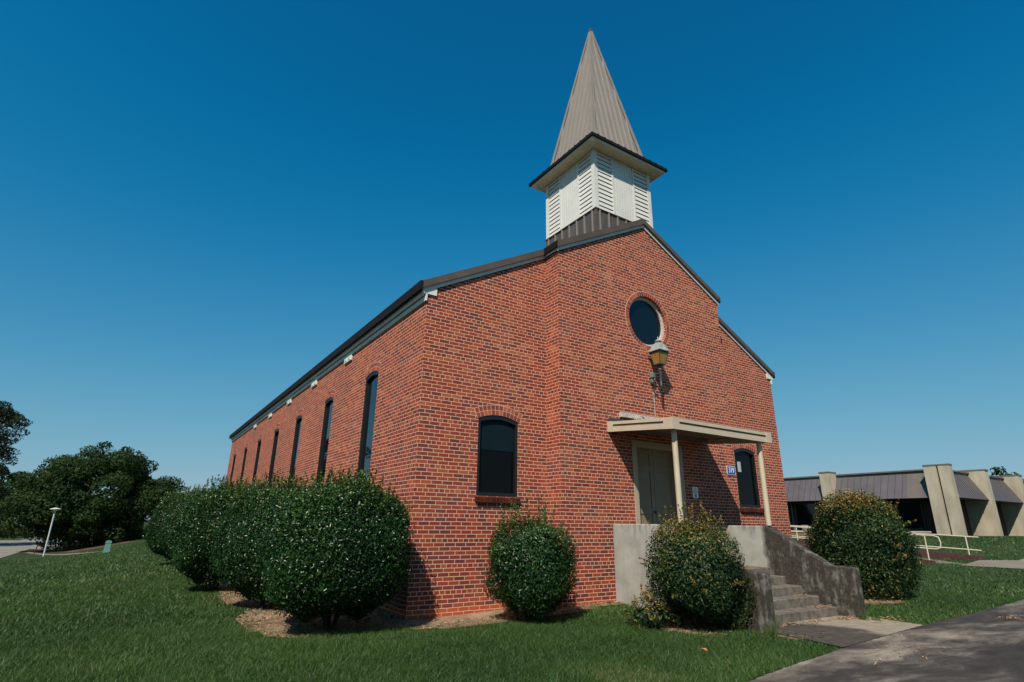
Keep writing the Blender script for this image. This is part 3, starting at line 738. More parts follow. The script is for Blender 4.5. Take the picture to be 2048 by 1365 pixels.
for k in range(4):
    n = [(-1, 0), (0, -1), (1, 0), (0, 1)][k]; t = (-n[1], n[0])
    Q = lambda u, o, z: (TX+n[0]*o+t[0]*u, TY+n[1]*o+t[1]*u, z)
    e1 = EH+0.055
    b4 = [Q(-EH-0.002, EH+0.002, EZ+0.075), Q(EH+0.002, EH+0.002, EZ+0.075), Q(e1, e1, EZ+0.062), Q(-e1, e1, EZ+0.062)]
    t4 = [Q(-EH-0.002, EH+0.002, EZ+0.16), Q(EH+0.002, EH+0.002, EZ+0.16), Q(e1, e1, EZ+0.145), Q(-e1, e1, EZ+0.145)]
    ring_.hexa(b4, t4)
    for i in range(-5, 6):
        u = 0.235*i; ring_.hexa([Q(u-0.02, e1-0.02, EZ+0.14), Q(u+0.02, e1-0.02, EZ+0.14), Q(u+0.02, e1+0.004, EZ+0.14), Q(u-0.02, e1+0.004, EZ+0.14)], [Q(u-0.012, e1-0.02, EZ+0.172), Q(u+0.012, e1-0.02, EZ+0.172), Q(u+0.012, e1+0.002, EZ+0.168), Q(u-0.012, e1+0.002, EZ+0.168)])
ob("eave_edge", ring_, 'trim_dark', eo)
# spire: low skirt, then a steep pyramid with seams and hip caps
SHB, SZB, SZT = 0.965, 11.29, 16.44
k_ = 0.1845
hs = lambda z: 0.917-(z-11.556)*k_
sk = MB()
sq = lambda h, z: [(TX-h, TY-h, z), (TX+h, TY-h, z), (TX+h, TY+h, z), (TX-h, TY+h, z)]
sk.hexa(sq(EH+0.05, EZ+0.15), sq(hs(SZB), SZB))
se = MB(); sg_ = MB()
for k in range(4):
    n = [(-1, 0), (0, -1), (1, 0), (0, 1)][k]; t = (-n[1], n[0])
    Q = lambda u, o, z: (TX+n[0]*o+t[0]*u, TY+n[1]*o+t[1]*u, z)
    for i in range(-4, 5):
        u = 0.205*i
        zt = min(SZT-0.02, 11.556+(0.917-abs(u)-0.03)/k_)
        if zt < SZB+0.3: continue
        a, b_ = hs(SZB), hs(zt)
        se.hexa([Q(u-0.016, a-0.005, SZB), Q(u+0.016, a-0.005, SZB), Q(u+0.012, a+0.028, SZB), Q(u-0.012, a+0.028, SZB)],
                [Q(u-0.016, b_-0.005, zt), Q(u+0.016, b_-0.005, zt), Q(u+0.012, b_+0.028, zt), Q(u-0.012, b_+0.028, zt)])
    for s_ in (-1, 1):                                     # the dark joint beside each hip cap
        a, b_ = hs(SZB), hs(SZT-0.2)
        sg_.hexa([Q(s_*(a-0.125), a-0.004, SZB), Q(s_*(a-0.095), a-0.004, SZB), Q(s_*(a-0.095), a+0.003, SZB), Q(s_*(a-0.125), a+0.003, SZB)],
                 [Q(s_*(b_-0.07), b_-0.004, SZT-0.2), Q(s_*(b_-0.052), b_-0.004, SZT-0.2), Q(s_*(b_-0.052), b_+0.003, SZT-0.2), Q(s_*(b_-0.07), b_+0.003, SZT-0.2)])
spo = obm("spire", [(MB().hexa(sq(hs(SZB), SZB), sq(hs(SZT), SZT)), 'spire'), (se, 'seam'), (sg_, 'gap')], church, (TX, TY, SZB))
ob("spire_skirt", sk, 'roof', spo)
for sx in (-1, 1):
    for sy in (-1, 1):
        hp = MB()
        def cor(h, z, d, wd): # an L-shaped cap folded over the hip
            return (TX+sx*(h+d), TY+sy*(h+d), z), (TX+sx*(h+d), TY+sy*(h-wd), z), (TX+sx*(h-0.004), TY+sy*(h-wd), z), (TX+sx*(h-0.004), TY+sy*(h-0.004), z)
        def cor2(h, z, d, wd):
            return (TX+sx*(h+d-0.001), TY+sy*(h+d), z), (TX+sx*(h-wd), TY+sy*(h+d), z), (TX+sx*(h-wd), TY+sy*(h-0.004), z), (TX+sx*(h-0.004), TY+sy*(h-0.004), z)
        hp.hexa(cor(hs(SZB), SZB, 0.024, 0.09), cor(hs(SZT), SZT, 0.024, 0.05))
        hp.hexa(cor2(hs(SZB), SZB, 0.024, 0.09), cor2(hs(SZT), SZT, 0.024, 0.05))
        ob("hip_cap", hp, 'spire', spo)
hf = hs(SZT)
ob("finial_cap", MB().hexa(sq(hf+0.035, SZT-0.03), sq(hf+0.03, SZT+0.02)).hexa(sq(hf+0.03, SZT+0.021), sq(0.02, SZT+0.10)), 'trim_brown', spo)

# front door
do = MB()
YD = D+0.16
do.box(DX0, DX0+0.13, D-0.012, YD+0.06, DZ0+0.02, DZ1-0.002).box(DX1-0.13, DX1, D-0.012, YD+0.06, DZ0+0.02, DZ1-0.002)
do.box(DX0+0.132, DX1-0.132, D-0.010, YD+0.06, DZ1-0.14, DZ1-0.003)
M['frame'] = plain('door_frame_paint', (0.36, 0.295, 0.205), 0.5, 0.08, 3)
fro = ob("door_frame", do, 'frame', church, loc=(XC, D, DZ0), bevel=0.006)
L0, L1 = DX0+0.134, DX1-0.134
for s, (a, b_) in enumerate(((L0, (L0+L1)/2-0.004), ((L0+L1)/2+0.004, L1))):
    dm = MB().box(a, b_, YD+0.012, YD+0.055, DZ0+0.03, DZ1-0.142)
    st = 0.11
    zt_ = DZ1-0.142; zs_ = [DZ0+0.03, DZ0+0.30, DZ0+0.98, DZ0+1.10, zt_-0.48, zt_-0.36, zt_-0.12, zt_]
    dm.box(a, a+st, YD-0.006, YD+0.0115, DZ0+0.031, zt_-0.001).box(b_-st, b_, YD-0.006, YD+0.0115, DZ0+0.031, zt_-0.001)
    for q in (0, 2, 4, 6): dm.box(a+st+0.0005, b_-st-0.0005, YD-0.0055, YD+0.0115, zs_[q]+0.001, zs_[q+1]-0.001)
    dor = ob("door", dm, 'door', church, loc=((a+b_)/2, YD, DZ0), bevel=0.004)
    if s == 0:
        ob("handle", MB().lathe((b_-0.06, YD-0.05, DZ0+1.02), [(0.012, -0.03), (0.028, -0.015), (0.03, 0.0), (0.028, 0.015), (0.012, 0.03)], 10).box(b_-0.075, b_-0.045, YD-0.052, YD-0.0065, DZ0+1.01, DZ0+1.03), 'iron', dor)
ob("threshold", MB().box(DX0+0.01, DX1-0.01, D-0.02, YD+0.06, DZ0+0.003, DZ0+0.0195), 'tread', church)
# old timber board and cable left on the wall above the canopy
ob("wall_board", MB().box(4.39, 6.62, D-0.085, D-0.004, 3.665, 3.765), 'whitering', church)
ob("wall_board_lower", MB().box(4.43, 6.58, D-0.045, D-0.004, 3.52, 3.60), 'beige_dark', church)

# ------------------------------------------------------------------ canopy
can = thing("entrance_canopy", "beige metal canopy on two round posts over the church steps", "canopy", (XC, -1.3, 3.2))
CX0, CX1, CY = 4.07, 7.07, -2.17
zc = lambda y: 3.322+(y-D)*0.0895
def cbox(mb, x0, x1, y0, y1, z0, z1):
    mb.hexa([(x0, y0, zc(y0)+z0), (x1, y0, zc(y0)+z0), (x1, y1, zc(y1)+z0), (x0, y1, zc(y1)+z0)], [(x0, y0, zc(y0)+z1), (x1, y0, zc(y0)+z1), (x1, y1, zc(y1)+z1), (x0, y1, zc(y1)+z1)])
deck = MB()
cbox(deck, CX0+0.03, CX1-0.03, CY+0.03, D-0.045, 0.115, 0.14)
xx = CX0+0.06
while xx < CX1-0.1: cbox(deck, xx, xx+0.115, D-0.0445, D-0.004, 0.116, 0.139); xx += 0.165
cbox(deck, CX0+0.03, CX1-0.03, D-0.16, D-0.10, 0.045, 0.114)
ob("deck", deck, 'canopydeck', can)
fa = MB(); gr = MB()
for x0, x1 in ((CX0, CX0+0.028), (CX1-0.028, CX1)):
    cbox(fa, x0, x1, CY+0.03, D-0.004, 0.0, 0.205)
s0, s1 = CX0-0.022, CX1+0.022
for xa, xb, a, b_ in ((s0, CX0-0.001, 0.145, 0.206), (s0, CX0-0.001, -0.002, 0.10), (CX1+0.001, s1, 0.145, 0.206), (CX1+0.001, s1, -0.002, 0.10)):
    cbox(fa, xa, xb, CY+0.03, D-0.006, a, b_)
cbox(gr, CX0-0.004, CX0-0.0012, CY+0.2, D-0.14, 0.101, 0.144); cbox(gr, CX1+0.0012, CX1+0.004, CY+0.2, D-0.14, 0.101, 0.144)
cbox(fa, CX0, CX1, CY, CY+0.028, 0.0, 0.205)
cbox(fa, CX0, CX1, CY-0.022, CY-0.001, 0.145, 0.206); cbox(fa, CX0, CX1, CY-0.022, CY-0.001, -0.002, 0.10)
cbox(gr, CX0+0.16, CX1-0.16, CY-0.004, CY-0.0012, 0.101, 0.144)
obm("fascia", [(fa, 'beige'), (gr, 'beige_dark')], can)
for sx in (0, 1):
    cc = MB(); x0, x1 = ((s0-0.012, CX0+0.15), (CX1-0.15, s1+0.012))[sx]; e0, e1 = ((s0-0.012, s0-0.0005), (s1+0.0005, s1+0.012))[sx]
    cbox(cc, x0, x1, CY-0.034, CY-0.0225, -0.006, 0.212); cbox(cc, e0, e1, CY-0.0224, CY+0.19, -0.006, 0.212)
    ob("corner_cap", cc, 'beige', can)
    c2_ = MB(); cbox(c2_, e0, e1, D-0.16, D-0.006, -0.006, 0.212); ob("end_cap", c2_, 'beige', can)
obs("flashing", MB().box(CX0+0.0, CX0+0.42, D-0.10, D-0.004, 3.53, 3.60).box(CX0+0.422, CX1, D-0.05, D-0.004, 3.53, 3.56), 'iron', can)
for px in (4.24, 6.87):
    p = MB().tube([(px, -2.04, 1.497), (px, -2.04, 3.19)], 0.052, 14)
    po = ob("post", p, 'beige', can, smooth=False)
    ob("post_foot", MB().box(px-0.085, px+0.085, -2.12, -1.96, 1.4985, 1.508), 'iron', po)
coil = MB()
for k in range(3):
    coil.tube([(4.86+0.02*k+(0.13-0.012*k)*math.cos(2*math.pi*i/20), -0.60-0.015*k, 3.645+(0.10-0.012*k)*math.sin(2*math.pi*i/20)) for i in range(21)], 0.007, 5)
coil.tube([(4.95, -0.60, 3.57), (5.15, -0.62, 3.555), (5.3, -0.60, 3.56)], 0.007, 5)
tag(ob("cable_coil", coil, 'whitering', loc=(4.86, -0.6, 3.55)), "pale loops of loose cable lying on top of the entrance canopy", "cable")

# ------------------------------------------------------------------ steps
st = thing("entrance_steps", "stained concrete entrance steps between two solid sloping side walls", "steps", (5.5, -2, 0))
def cheek(x0, x1):
    return MB().prism([(D-0.002, -0.3), (-3.63, -0.3), (-3.63, 0.80), (-3.60, 0.825), (-3.20, 0.835), (-2.13, 1.470), (-2.02, 1.5), (D-0.002, 1.5)], 'x', x0, x1)
ob("side_wall", cheek(4.07, 4.28), 'stair', st, bevel=0.025); ob("side_wall", cheek(6.71, 6.93), 'stair', st, bevel=0.025)
ob("landing", MB().box(4.2805, 6.7095, -2.085, D-0.002, -0.3, 0.728), 'tread', st, bevel=0.012)
ys = [-2.0855, -2.365, -2.665, -2.955, -3.25]
for k, (ya, yb, z) in enumerate(zip(ys[1:], ys[:-1], (0.592, 0.452, 0.308, 0.162))):
    ob("step", MB().box(4.2805, 6.7095, ya, yb-0.0005, -0.3, z), 'tread', st, bevel=0.012)

# ------------------------------------------------------------------ lantern, signs
lan = thing("wall_lantern", "old square lantern with amber glass on the brick wall below the round window", "lantern", (5.505, D, 4.45))
LC = (5.505, -0.715); cap_z = 5.26; hw = 0.178
sqr = lambda h, z, c=LC: [(c[0]-h, c[1]-h, z), (c[0]+h, c[1]-h, z), (c[0]+h, c[1]+h, z), (c[0]-h, c[1]+h, z)]
cp = MB(); prof = [(hw, 0.0), (hw+0.002, 0.018), (0.145, 0.055), (0.118, 0.12), (0.09, 0.185), (0.05, 0.215)]
for (h0, a), (h1, b_) in zip(prof[:-1], prof[1:]): cp.hexa(sqr(h0, cap_z+a), sqr(h1, cap_z+b_-0.0005))
cp.lathe((LC[0], LC[1], cap_z), [(0.04, 0.215), (0.045, 0.245), (0.078, 0.26), (0.07, 0.275), (0.03, 0.30), (0.012, 0.315), (0.018, 0.335), (0.008, 0.36), (0.002, 0.375)], 12)
ob("cap", cp, 'lampcap', lan)
ob("glass", MB().hexa(sqr(0.085, 4.975), sqr(0.14, 5.225)), 'amber', lan)
fm = MB()
for sx in (-1, 1):
    for sy in (-1, 1):
        fm.tube([(LC[0]+sx*0.088, LC[1]+sy*0.088, 4.96), (LC[0]+sx*0.144, LC[1]+sy*0.144, 5.245)], 0.010, 6)
fm.hexa(sqr(0.150, 5.226), sqr(0.160, 5.2595)).hexa(sqr(0.095, 4.95), sqr(0.09, 4.9745))
ob("frame", fm, 'iron', lan)
stem = MB().lathe((LC[0], LC[1], 0), [(0.075, 4.9495), (0.05, 4.91), (0.028, 4.885), (0.045, 4.865), (0.055, 4.84), (0.045, 4.815), (0.03, 4.795), (0.04, 4.77), (0.03, 4.745), (0.026, 4.52), (0.034, 4.50), (0.03, 4.45), (0.02, 4.42), (0.006, 4.40)], 12)
ob("stem", stem, 'iron', lan, smooth=True)
arm = MB().tube([(LC[0], LC[1], 4.745), (LC[0]-0.02, -0.62, 4.76), (LC[0]-0.04, -0.56, 4.72), (LC[0]-0.05, D-0.055, 4.70)], 0.018, 8)
arm.tube([(LC[0], LC[1], 4.56), (LC[0]-0.03, -0.60, 4.52), (LC[0]-0.05, D-0.02, 4.46)], 0.010, 6)
arm.tube([(LC[0]-0.05, D-0.03, 4.62), (LC[0]-0.08, D-0.10, 4.52), (LC[0]-0.02, D-0.06, 4.42), (LC[0]+0.01, D-0.03, 4.30)], 0.006, 5)
arm.tube([(LC[0]-0.03, D-0.03, 4.60), (LC[0]+0.02, D-0.12, 4.48), (LC[0]-0.04, D-0.05, 4.36), (LC[0]+0.03, D-0.02, 4.24)], 0.006, 5)
ob("bracket", arm, 'iron', lan)
ob("mount_box", MB().box(LC[0]-0.12, LC[0]-0.01, D-0.12, D-0.003, 4.67, 4.79).box(LC[0]-0.10, LC[0]-0.03, D-0.08, D-0.003, 4.56, 4.6695), 'mountbox', lan, bevel=0.012)
cn = MB().tube([(5.49, D-0.02, 4.33), (5.492, D-0.02, 3.80)], 0.011, 7).tube([(5.49, D-0.02, 4.34), (5.49, D-0.02, 4.30)], 0.024, 8)
ob("conduit", cn, 'lampcap', lan)

def rrect(x0, x1, z0, z1, r, n=5):
    p = []
    for cx_, cz_, a in ((x1-r, z1-r, 0), (x0+r, z1-r, 90), (x0+r, z0+r, 180), (x1-r, z0+r, 270)):
        for k in range(n+1): t = R_(a+90*k/n); p.append((cx_+r*math.cos(t), cz_+r*math.sin(t)))
    return p
sg = thing("number_sign", "small blue and white plate reading 319 near the right corner of the bay", "sign", (8.03, D, 2.77))
ob("plate", MB().prism(rrect(7.87, 8.19, 2.665, 2.875, 0.035), 'y', D-0.012, D-0.003), 'signwhite', sg)
ob("blue_field", MB().prism(rrect(7.881, 8.179, 2.676, 2.864, 0.027), 'y', D-0.0145, D-0.0125), 'signblue', sg)
text_mesh("319", 0.175, (0.0, -0.0165, 0.0), (R_(90), 0, 0), 'signwhite', sg, "digits", 0.0015, 0.80)
ns = thing("notice_sign", "small white notice with dark lines and a round emblem beside the church door", "sign", (6.64, D, 2.2))
ob("plate", MB().prism(rrect(6.55, 6.735, 2.075, 2.325, 0.025), 'y', D-0.010, D-0.003), 'signwhite', ns)
tx = MB()
for z, a, b_ in ((2.295, 6.59, 6.69), (2.268, 6.615, 6.67), (2.235, 6.58, 6.705), (2.208, 6.575, 6.71), (2.185, 6.60, 6.685)):
    x = a; k = 0
    while x < b_-0.008:
        ln = 0.018+0.012*((k*7+int(z*1000)) % 3); tx.box(x, min(x+ln, b_), D-0.0125, D-0.0105, z-0.006, z+0.006); x += ln+0.008; k += 1
ob("lettering", tx, 'iron', ns)
em = MB().prism([(6.6425+0.033*math.cos(2*math.pi*k/20), 2.128+0.033*math.sin(2*math.pi*k/20)) for k in range(20)], 'y', D-0.0125, D-0.0105)
ob("emblem", em, 'signblue', ns)

# ------------------------------------------------------------------ plants
def dirs(n, r, zmin=-1.0):
    z = r.uniform(zmin, 1, n); a = r.uniform(0, 2*np.pi, n); q = np.sqrt(1-z*z)
    return np.stack([q*np.cos(a), q*np.sin(a), z], -1)
def lumps(d, r, n=10, lo=2, hi=7):
    o = np.zeros(len(d))
    for _ in range(n):
        k = r.normal(size=3); k = k/np.linalg.norm(k)*r.uniform(lo, hi); o += np.sin(d@k+r.uniform(0, 6.28))
    return o/math.sqrt(n)
def leaves(P, N, L, Wd, r, spread=0.7, fold=0.25):
    """one folded leaf (two triangles) at each point P, facing about N"""
    n = len(P); N = N+r.normal(size=(n, 3))*spread; N /= np.linalg.norm(N, axis=1, keepdims=True)+1e-9
    t = r.normal(size=(n, 3)); t -= N*(t*N).sum(1, keepdims=True); t /= np.linalg.norm(t, axis=1, keepdims=True)+1e-9
    b = np.cross(N, t); s = r.uniform(0.7, 1.25, n)[:, None]; l = L*s; ww = Wd*s
    v = np.empty((n, 4, 3)); v[:, 0] = P-t*l*0.5; v[:, 2] = P+t*l*0.5
    v[:, 1] = P+b*ww*0.5+N*ww*fold-t*l*0.05; v[:, 3] = P-b*ww*0.5+N*ww*fold-t*l*0.05
    i = np.arange(n)[:, None]*4
    F = np.concatenate([i+np.array([[0, 1, 2]]), i+np.array([[0, 2, 3]])])
    return v.reshape(-1, 3), F
def pack(parts):
    V, F, A_ = [], [], []; o = 0
    for v, f, a in parts: V.append(v); F.append(f+o); A_.append(a); o += len(v)
    return np.concatenate(V), np.concatenate(F), np.concatenate(A_)
def bush(name, label, cat, loc, rad, zc_, n, L, Wd, mat, seed, pw=2.5, shoots=60, shoot_h=0.3, bumpy=0.06, group=None, tip=0.0, ragged=0.05, under=0.0):
    """a clipped or loose shrub: leaves in a shell over an uneven rounded body, shoots above, twigs within"""
    r = np.random.default_rng(seed); root = thing(name, label, cat, loc, group)
    rad = np.array(rad, float); parts = []
    d = dirs(n, r, -0.93); rr = np.random.default_rng(seed+50)
    k = 1/(np.abs(d)**pw).sum(1)**(1/pw)*(1-under*np.clip(-d[:, 2], 0, 1)**1.3*np.hypot(d[:, 0], d[:, 1]))
    lump = lumps(d, rr, 12, 2.5, 9)
    dep = np.abs(r.normal(0, 0.085, n)); out = r.random(n) < ragged; dep[out] = -r.uniform(0, 0.09, out.sum())
    p = d*(k*(1+bumpy*lump-dep))[:, None]*rad+np.array([0, 0, zc_])
    v, f = leaves(p, d/rad, L, Wd, r, 0.75)
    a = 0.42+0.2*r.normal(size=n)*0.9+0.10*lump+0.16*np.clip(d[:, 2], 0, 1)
    if tip: a = a+tip*1.5*np.clip((p[:, 2]-zc_)/rad[2], 0, 1)**3.5*r.random(n)+tip*0.55*(r.random(n) < 0.04)
    else: a = np.minimum(a, 0.86)+0.12*(r.random(n) < 0.04)
    parts.append((v, f, np.repeat(np.clip(a, 0, 1), 4)))
    stems = MB()
    for s in range(shoots):
        th = r.uniform(0, 6.28); q = math.sqrt(r.random())*0.86
        dd = np.array([[q*math.cos(th), q*math.sin(th), math.sqrt(max(0.02, 1-q*q))]]); kk = 1/(np.abs(dd)**pw).sum()**(1/pw)
        b0 = (dd*kk)[0]*rad*0.96+np.array([0, 0, zc_]); h = shoot_h*r.uniform(0.35, 1.0)**1.3
        lean = np.array([r.normal(0, 0.18), r.normal(0, 0.18), 1.0])
        if tip and s % 3 == 0:                              # arching side sprays of a loose shrub
            zz = r.uniform(-0.5, 0.55); cq = math.sqrt(1-zz*zz); dd = np.array([[cq*math.cos(th), cq*math.sin(th), zz]]); kk = 1/(np.abs(dd)**pw).sum()**(1/pw)
            b0 = (dd*kk)[0]*rad*0.95+np.array([0, 0, zc_]); lean = np.array([cq*math.cos(th)*0.75, cq*math.sin(th)*0.75, 0.45+r.normal(0, 0.25)])
        m = int(10+h*70); tt = r.random(m)
        pp = b0+lean*h*tt[:, None]+r.normal(0, L*0.45, (m, 3))*(1.15-tt[:, None])
        v, f = leaves(pp, np.tile([[0, 0, 0.5]], (m, 1))+r.normal(size=(m, 3))*0.4, L*0.95, Wd*0.95, r, 0.8)
        parts.append((v, f, np.repeat(np.clip(0.66+0.25*tt+0.14*r.normal(size=m)+0.2*tip, 0, 1), 4)))
    V, F, A_ = pack(parts)
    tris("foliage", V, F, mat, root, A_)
    st_ = MB()
    for s in range(9):
        th = r.uniform(0, 6.28); e = np.array([math.cos(th), math.sin(th), 0])*rad*r.uniform(0.3, 0.75)
        st_.tube([(0.05*math.cos(th), 0.05*math.sin(th), -0.05), tuple(e*0.45+np.array([0, 0, zc_*0.6])), tuple(e+np.array([0, 0, zc_+rad[2]*0.45]))], [0.022, 0.016, 0.006], 5)
    me = bpy.data.meshes.new("branches"); me.from_pydata(st_.v, [], st_.f); finish(me, 'twig')
    o = bpy.data.objects.new("branches", me); COL.objects.link(o); o.parent = root
    # dark inner leaves: shade inside the bush put into their colour, blocking light
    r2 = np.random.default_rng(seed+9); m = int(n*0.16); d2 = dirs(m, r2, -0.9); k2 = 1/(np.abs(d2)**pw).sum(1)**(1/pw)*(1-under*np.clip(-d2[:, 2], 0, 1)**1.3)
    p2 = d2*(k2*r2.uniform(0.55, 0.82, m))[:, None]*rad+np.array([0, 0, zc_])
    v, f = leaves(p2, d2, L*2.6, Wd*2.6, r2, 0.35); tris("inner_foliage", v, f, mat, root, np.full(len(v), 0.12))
    return root
G_H = "holly bushes along the side wall"
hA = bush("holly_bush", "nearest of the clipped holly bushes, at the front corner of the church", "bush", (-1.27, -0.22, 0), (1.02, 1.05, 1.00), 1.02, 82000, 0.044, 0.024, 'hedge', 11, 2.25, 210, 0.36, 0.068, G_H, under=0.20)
for loc, s, rz, lb in (((-1.62, 2.45, 0), (0.97, 0.88, 1.03), 2.1, "second holly bush from the church corner, pressed against the nearest one"),
                       ((-2.08, 5.75, 0), (1.0, 0.90, 1.08), 4.0, "third holly bush from the church corner, halfway along the row"),
                       ((-2.15, 14.5, -0.04), (1.05, 1.10, 1.18), 5.2, "farthest holly bush of the row along the side wall")):
    c = copy_tree(hA); c.location = loc; c.scale = s; c.rotation_euler = (0, 0, rz); c['label'] = lb
bush("boxy_shrub", "small rounded shrub with upright shoots under the left front window", "shrub", (1.63, -1.12, 0), (0.68, 0.62, 0.70), 0.76, 24000, 0.042, 0.022, 'shrub', 21, 2.6, 50, 0.55, 0.14, None, 0.0, 0.22, under=0.22)
bush("nandina_bush", "bushy nandina with yellow leaf tips in front of the entrance steps", "shrub", (3.5, -2.88, 0), (0.62, 0.62, 0.68), 0.74, 24000, 0.046, 0.020, 'nandina', 33, 2.7, 95, 0.52, 0.16, None, 0.26, 0.30, under=0.10)
bush("nandina_bush", "large loose nandina with rusty leaves right of the steps", "shrub", (10.5, -2.0, 0), (1.06, 1.02, 1.0), 1.06, 34000, 0.066, 0.028, 'nandina', 41, 2.1, 90, 0.50, 0.15, None, 0.20, 0.26)
bush("nandina_sprout", "low yellow-tipped sprouts at the foot of the bush by the steps", "plant", (2.95, -2.45, 0), (0.36, 0.34, 0.20), 0.16, 700, 0.055, 0.022, 'nandina', 51, 1.8, 26, 0.30, 0.30, None, 0.62, 0.5)

def tree(name, label, loc, clusters, leafL, leafW, per, mat, seed, trunk_r, trunk_h, group=None, limbs=10):
    r = np.random.default_rng(seed); root = thing(name, label, "tree", loc, group); parts = []
    for (cx_, cy_, cz_, cr) in clusters:
        n = int(per*cr*cr); d = dirs(n, r, -0.8); lm = lumps(d, r, 8, 2, 6)
        p = d*(cr*(1+0.16*lm-np.abs(r.normal(0, 0.18, n))))[:, None]*np.array([1.1, 1.1, 0.72])+np.array([cx_, cy_, cz_])
        v, f = leaves(p, d, leafL, leafW, r, 0.6)
        parts.append((v, f, np.repeat(np.clip(0.45+0.2*r.normal(size=n)+0.14*lm, 0, 1), 4)))
    V, F, A_ = pack(parts); tris("crown", V, F, mat, root, A_)
    tr = MB().tube([(0, 0, -0.3), (0.05, 0.02, trunk_h*0.4), (0, 0.05, trunk_h)], [trunk_r*1.4, trunk_r, trunk_r*0.7], 9)
    for (cx_, cy_, cz_, cr) in clusters[:limbs]:
        tr.tube([(0, 0.05, trunk_h*0.75), (cx_*0.45, cy_*0.45, trunk_h+(cz_-trunk_h)*0.5), (cx_, cy_, cz_)], [trunk_r*0.5, trunk_r*0.3, trunk_r*0.08], 6)
    me = bpy.data.meshes.new("trunk"); me.from_pydata(tr.v, [], tr.f); finish(me, 'bark')
    o = bpy.data.objects.new("trunk", me); COL.objects.link(o); o.parent = root
    return root
def crown(r, n, rx, ry, rz, zc_, c0, c1, low=-0.5):
    out = []
    for i in range(n):
        d = dirs(1, r, low)[0]; q = r.uniform(0.45, 1.0)**0.5
        out.append((d[0]*rx*q, d[1]*ry*q, zc_+d[2]*rz*q, r.uniform(c0, c1)))
    return out
r_ = np.random.default_rng(3)
ok = crown(r_, 120, 5.3, 4.8, 3.6, 3.4, 0.7, 1.4, -0.9)+[(0.4, 0, 6.9, 0.9), (-1.3, 0.5, 7.3, 0.8), (1.7, -0.3, 7.0, 0.8), (-0.6, 0, 7.9, 0.5), (2.6, 0, 6.4, 0.8), (4.7, 0, 5.0, 0.6), (5.6, 0.2, 4.7, 0.35), (-3.4, 0, 5.6, 0.7), (0.9, 0.2, 7.7, 0.45)]
tree("shade_tree", "broad dark green shade tree standing by the road", (-6.0, 48.8, float(gz(-6.0, 48.8))), ok, 0.22, 0.12, 560, 'tree', 5, 0.28, 2.6)
r_ = np.random.default_rng(13); pn_ = []
for z, e in ((12.3, 1.6), (11.7, 2.5), (10.9, 3.9), (10.2, 3.9), (9.4, 3.3), (8.6, 2.5), (8.0, 3.3), (7.3, 3.7), (6.5, 3.1), (5.6, 2.9), (4.8, 3.6), (4.0, 3.6), (3.1, 4.0), (2.2, 4.6), (1.4, 4.8)):
    for k in range(7):
        a = r_.uniform(0, 6.28) if k else -0.6; cr = r_.uniform(0.55, 0.95); q = (e-cr*0.9)*(1 if k < 4 else r_.uniform(0.3, 0.8))
        pn_.append((q*math.cos(a), q*math.sin(a), z+r_.uniform(-0.3, 0.3), cr))
tree("tall_conifer", "tall dark conifer with ragged boughs, leftmost of the trees by the road", (-16.7, 62.4, -1.0), pn_, 0.24, 0.10, 420, 'pine', 6, 0.3, 10.5)
GB = "background trees beyond the road"
for i, (x, y, s, lb) in enumerate(((-20.0, 92, 1.45, "background tree beyond the road between conifer and shade tree"), (-27, 99, 1.6, "bushy background tree seen behind the tall conifer"),
                               (-9.5, 104, 0.95, "background tree hidden mostly behind the broad shade tree"), (2.0, 92, 0.62, "small background tree peeking above the farthest holly bush"))):
    r_ = np.random.default_rng(60+i)
    tree("background_tree", lb, (x, y, float(gz(x, y))-0.1), crown(r_, 24, 4.6*s, 4.2*s, 2.5*s, 3.2*s, 1.1, 1.8, -0.7) if s > 0.8 else crown(r_, 22, 1.7, 1.7, 2.2, 3.3, 0.6, 1.0, -0.8), 0.4, 0.24, 170, 'tree', 70+i, 0.25, 2.4, GB, 5)
for i, (x, y, lb) in enumerate(((139, 31, "distant treetop rising over the office roof"), (146, 31.5, "second distant treetop beside the first over the office roof"), (153, 27.5, "distant treetop over the office roof near the last pier"))):
    r_ = np.random.default_rng(80+i)
    tree("distant_tree", lb, (x, y, 1.0), crown(r_, 12, 2.2, 2.2, 3.4, 9.0-0.6*i, 0.8, 1.4, -0.9), 0.6, 0.4, 60, 'tree', 90+i, 0.3, 8.0, "distant trees above the office roof", 4)

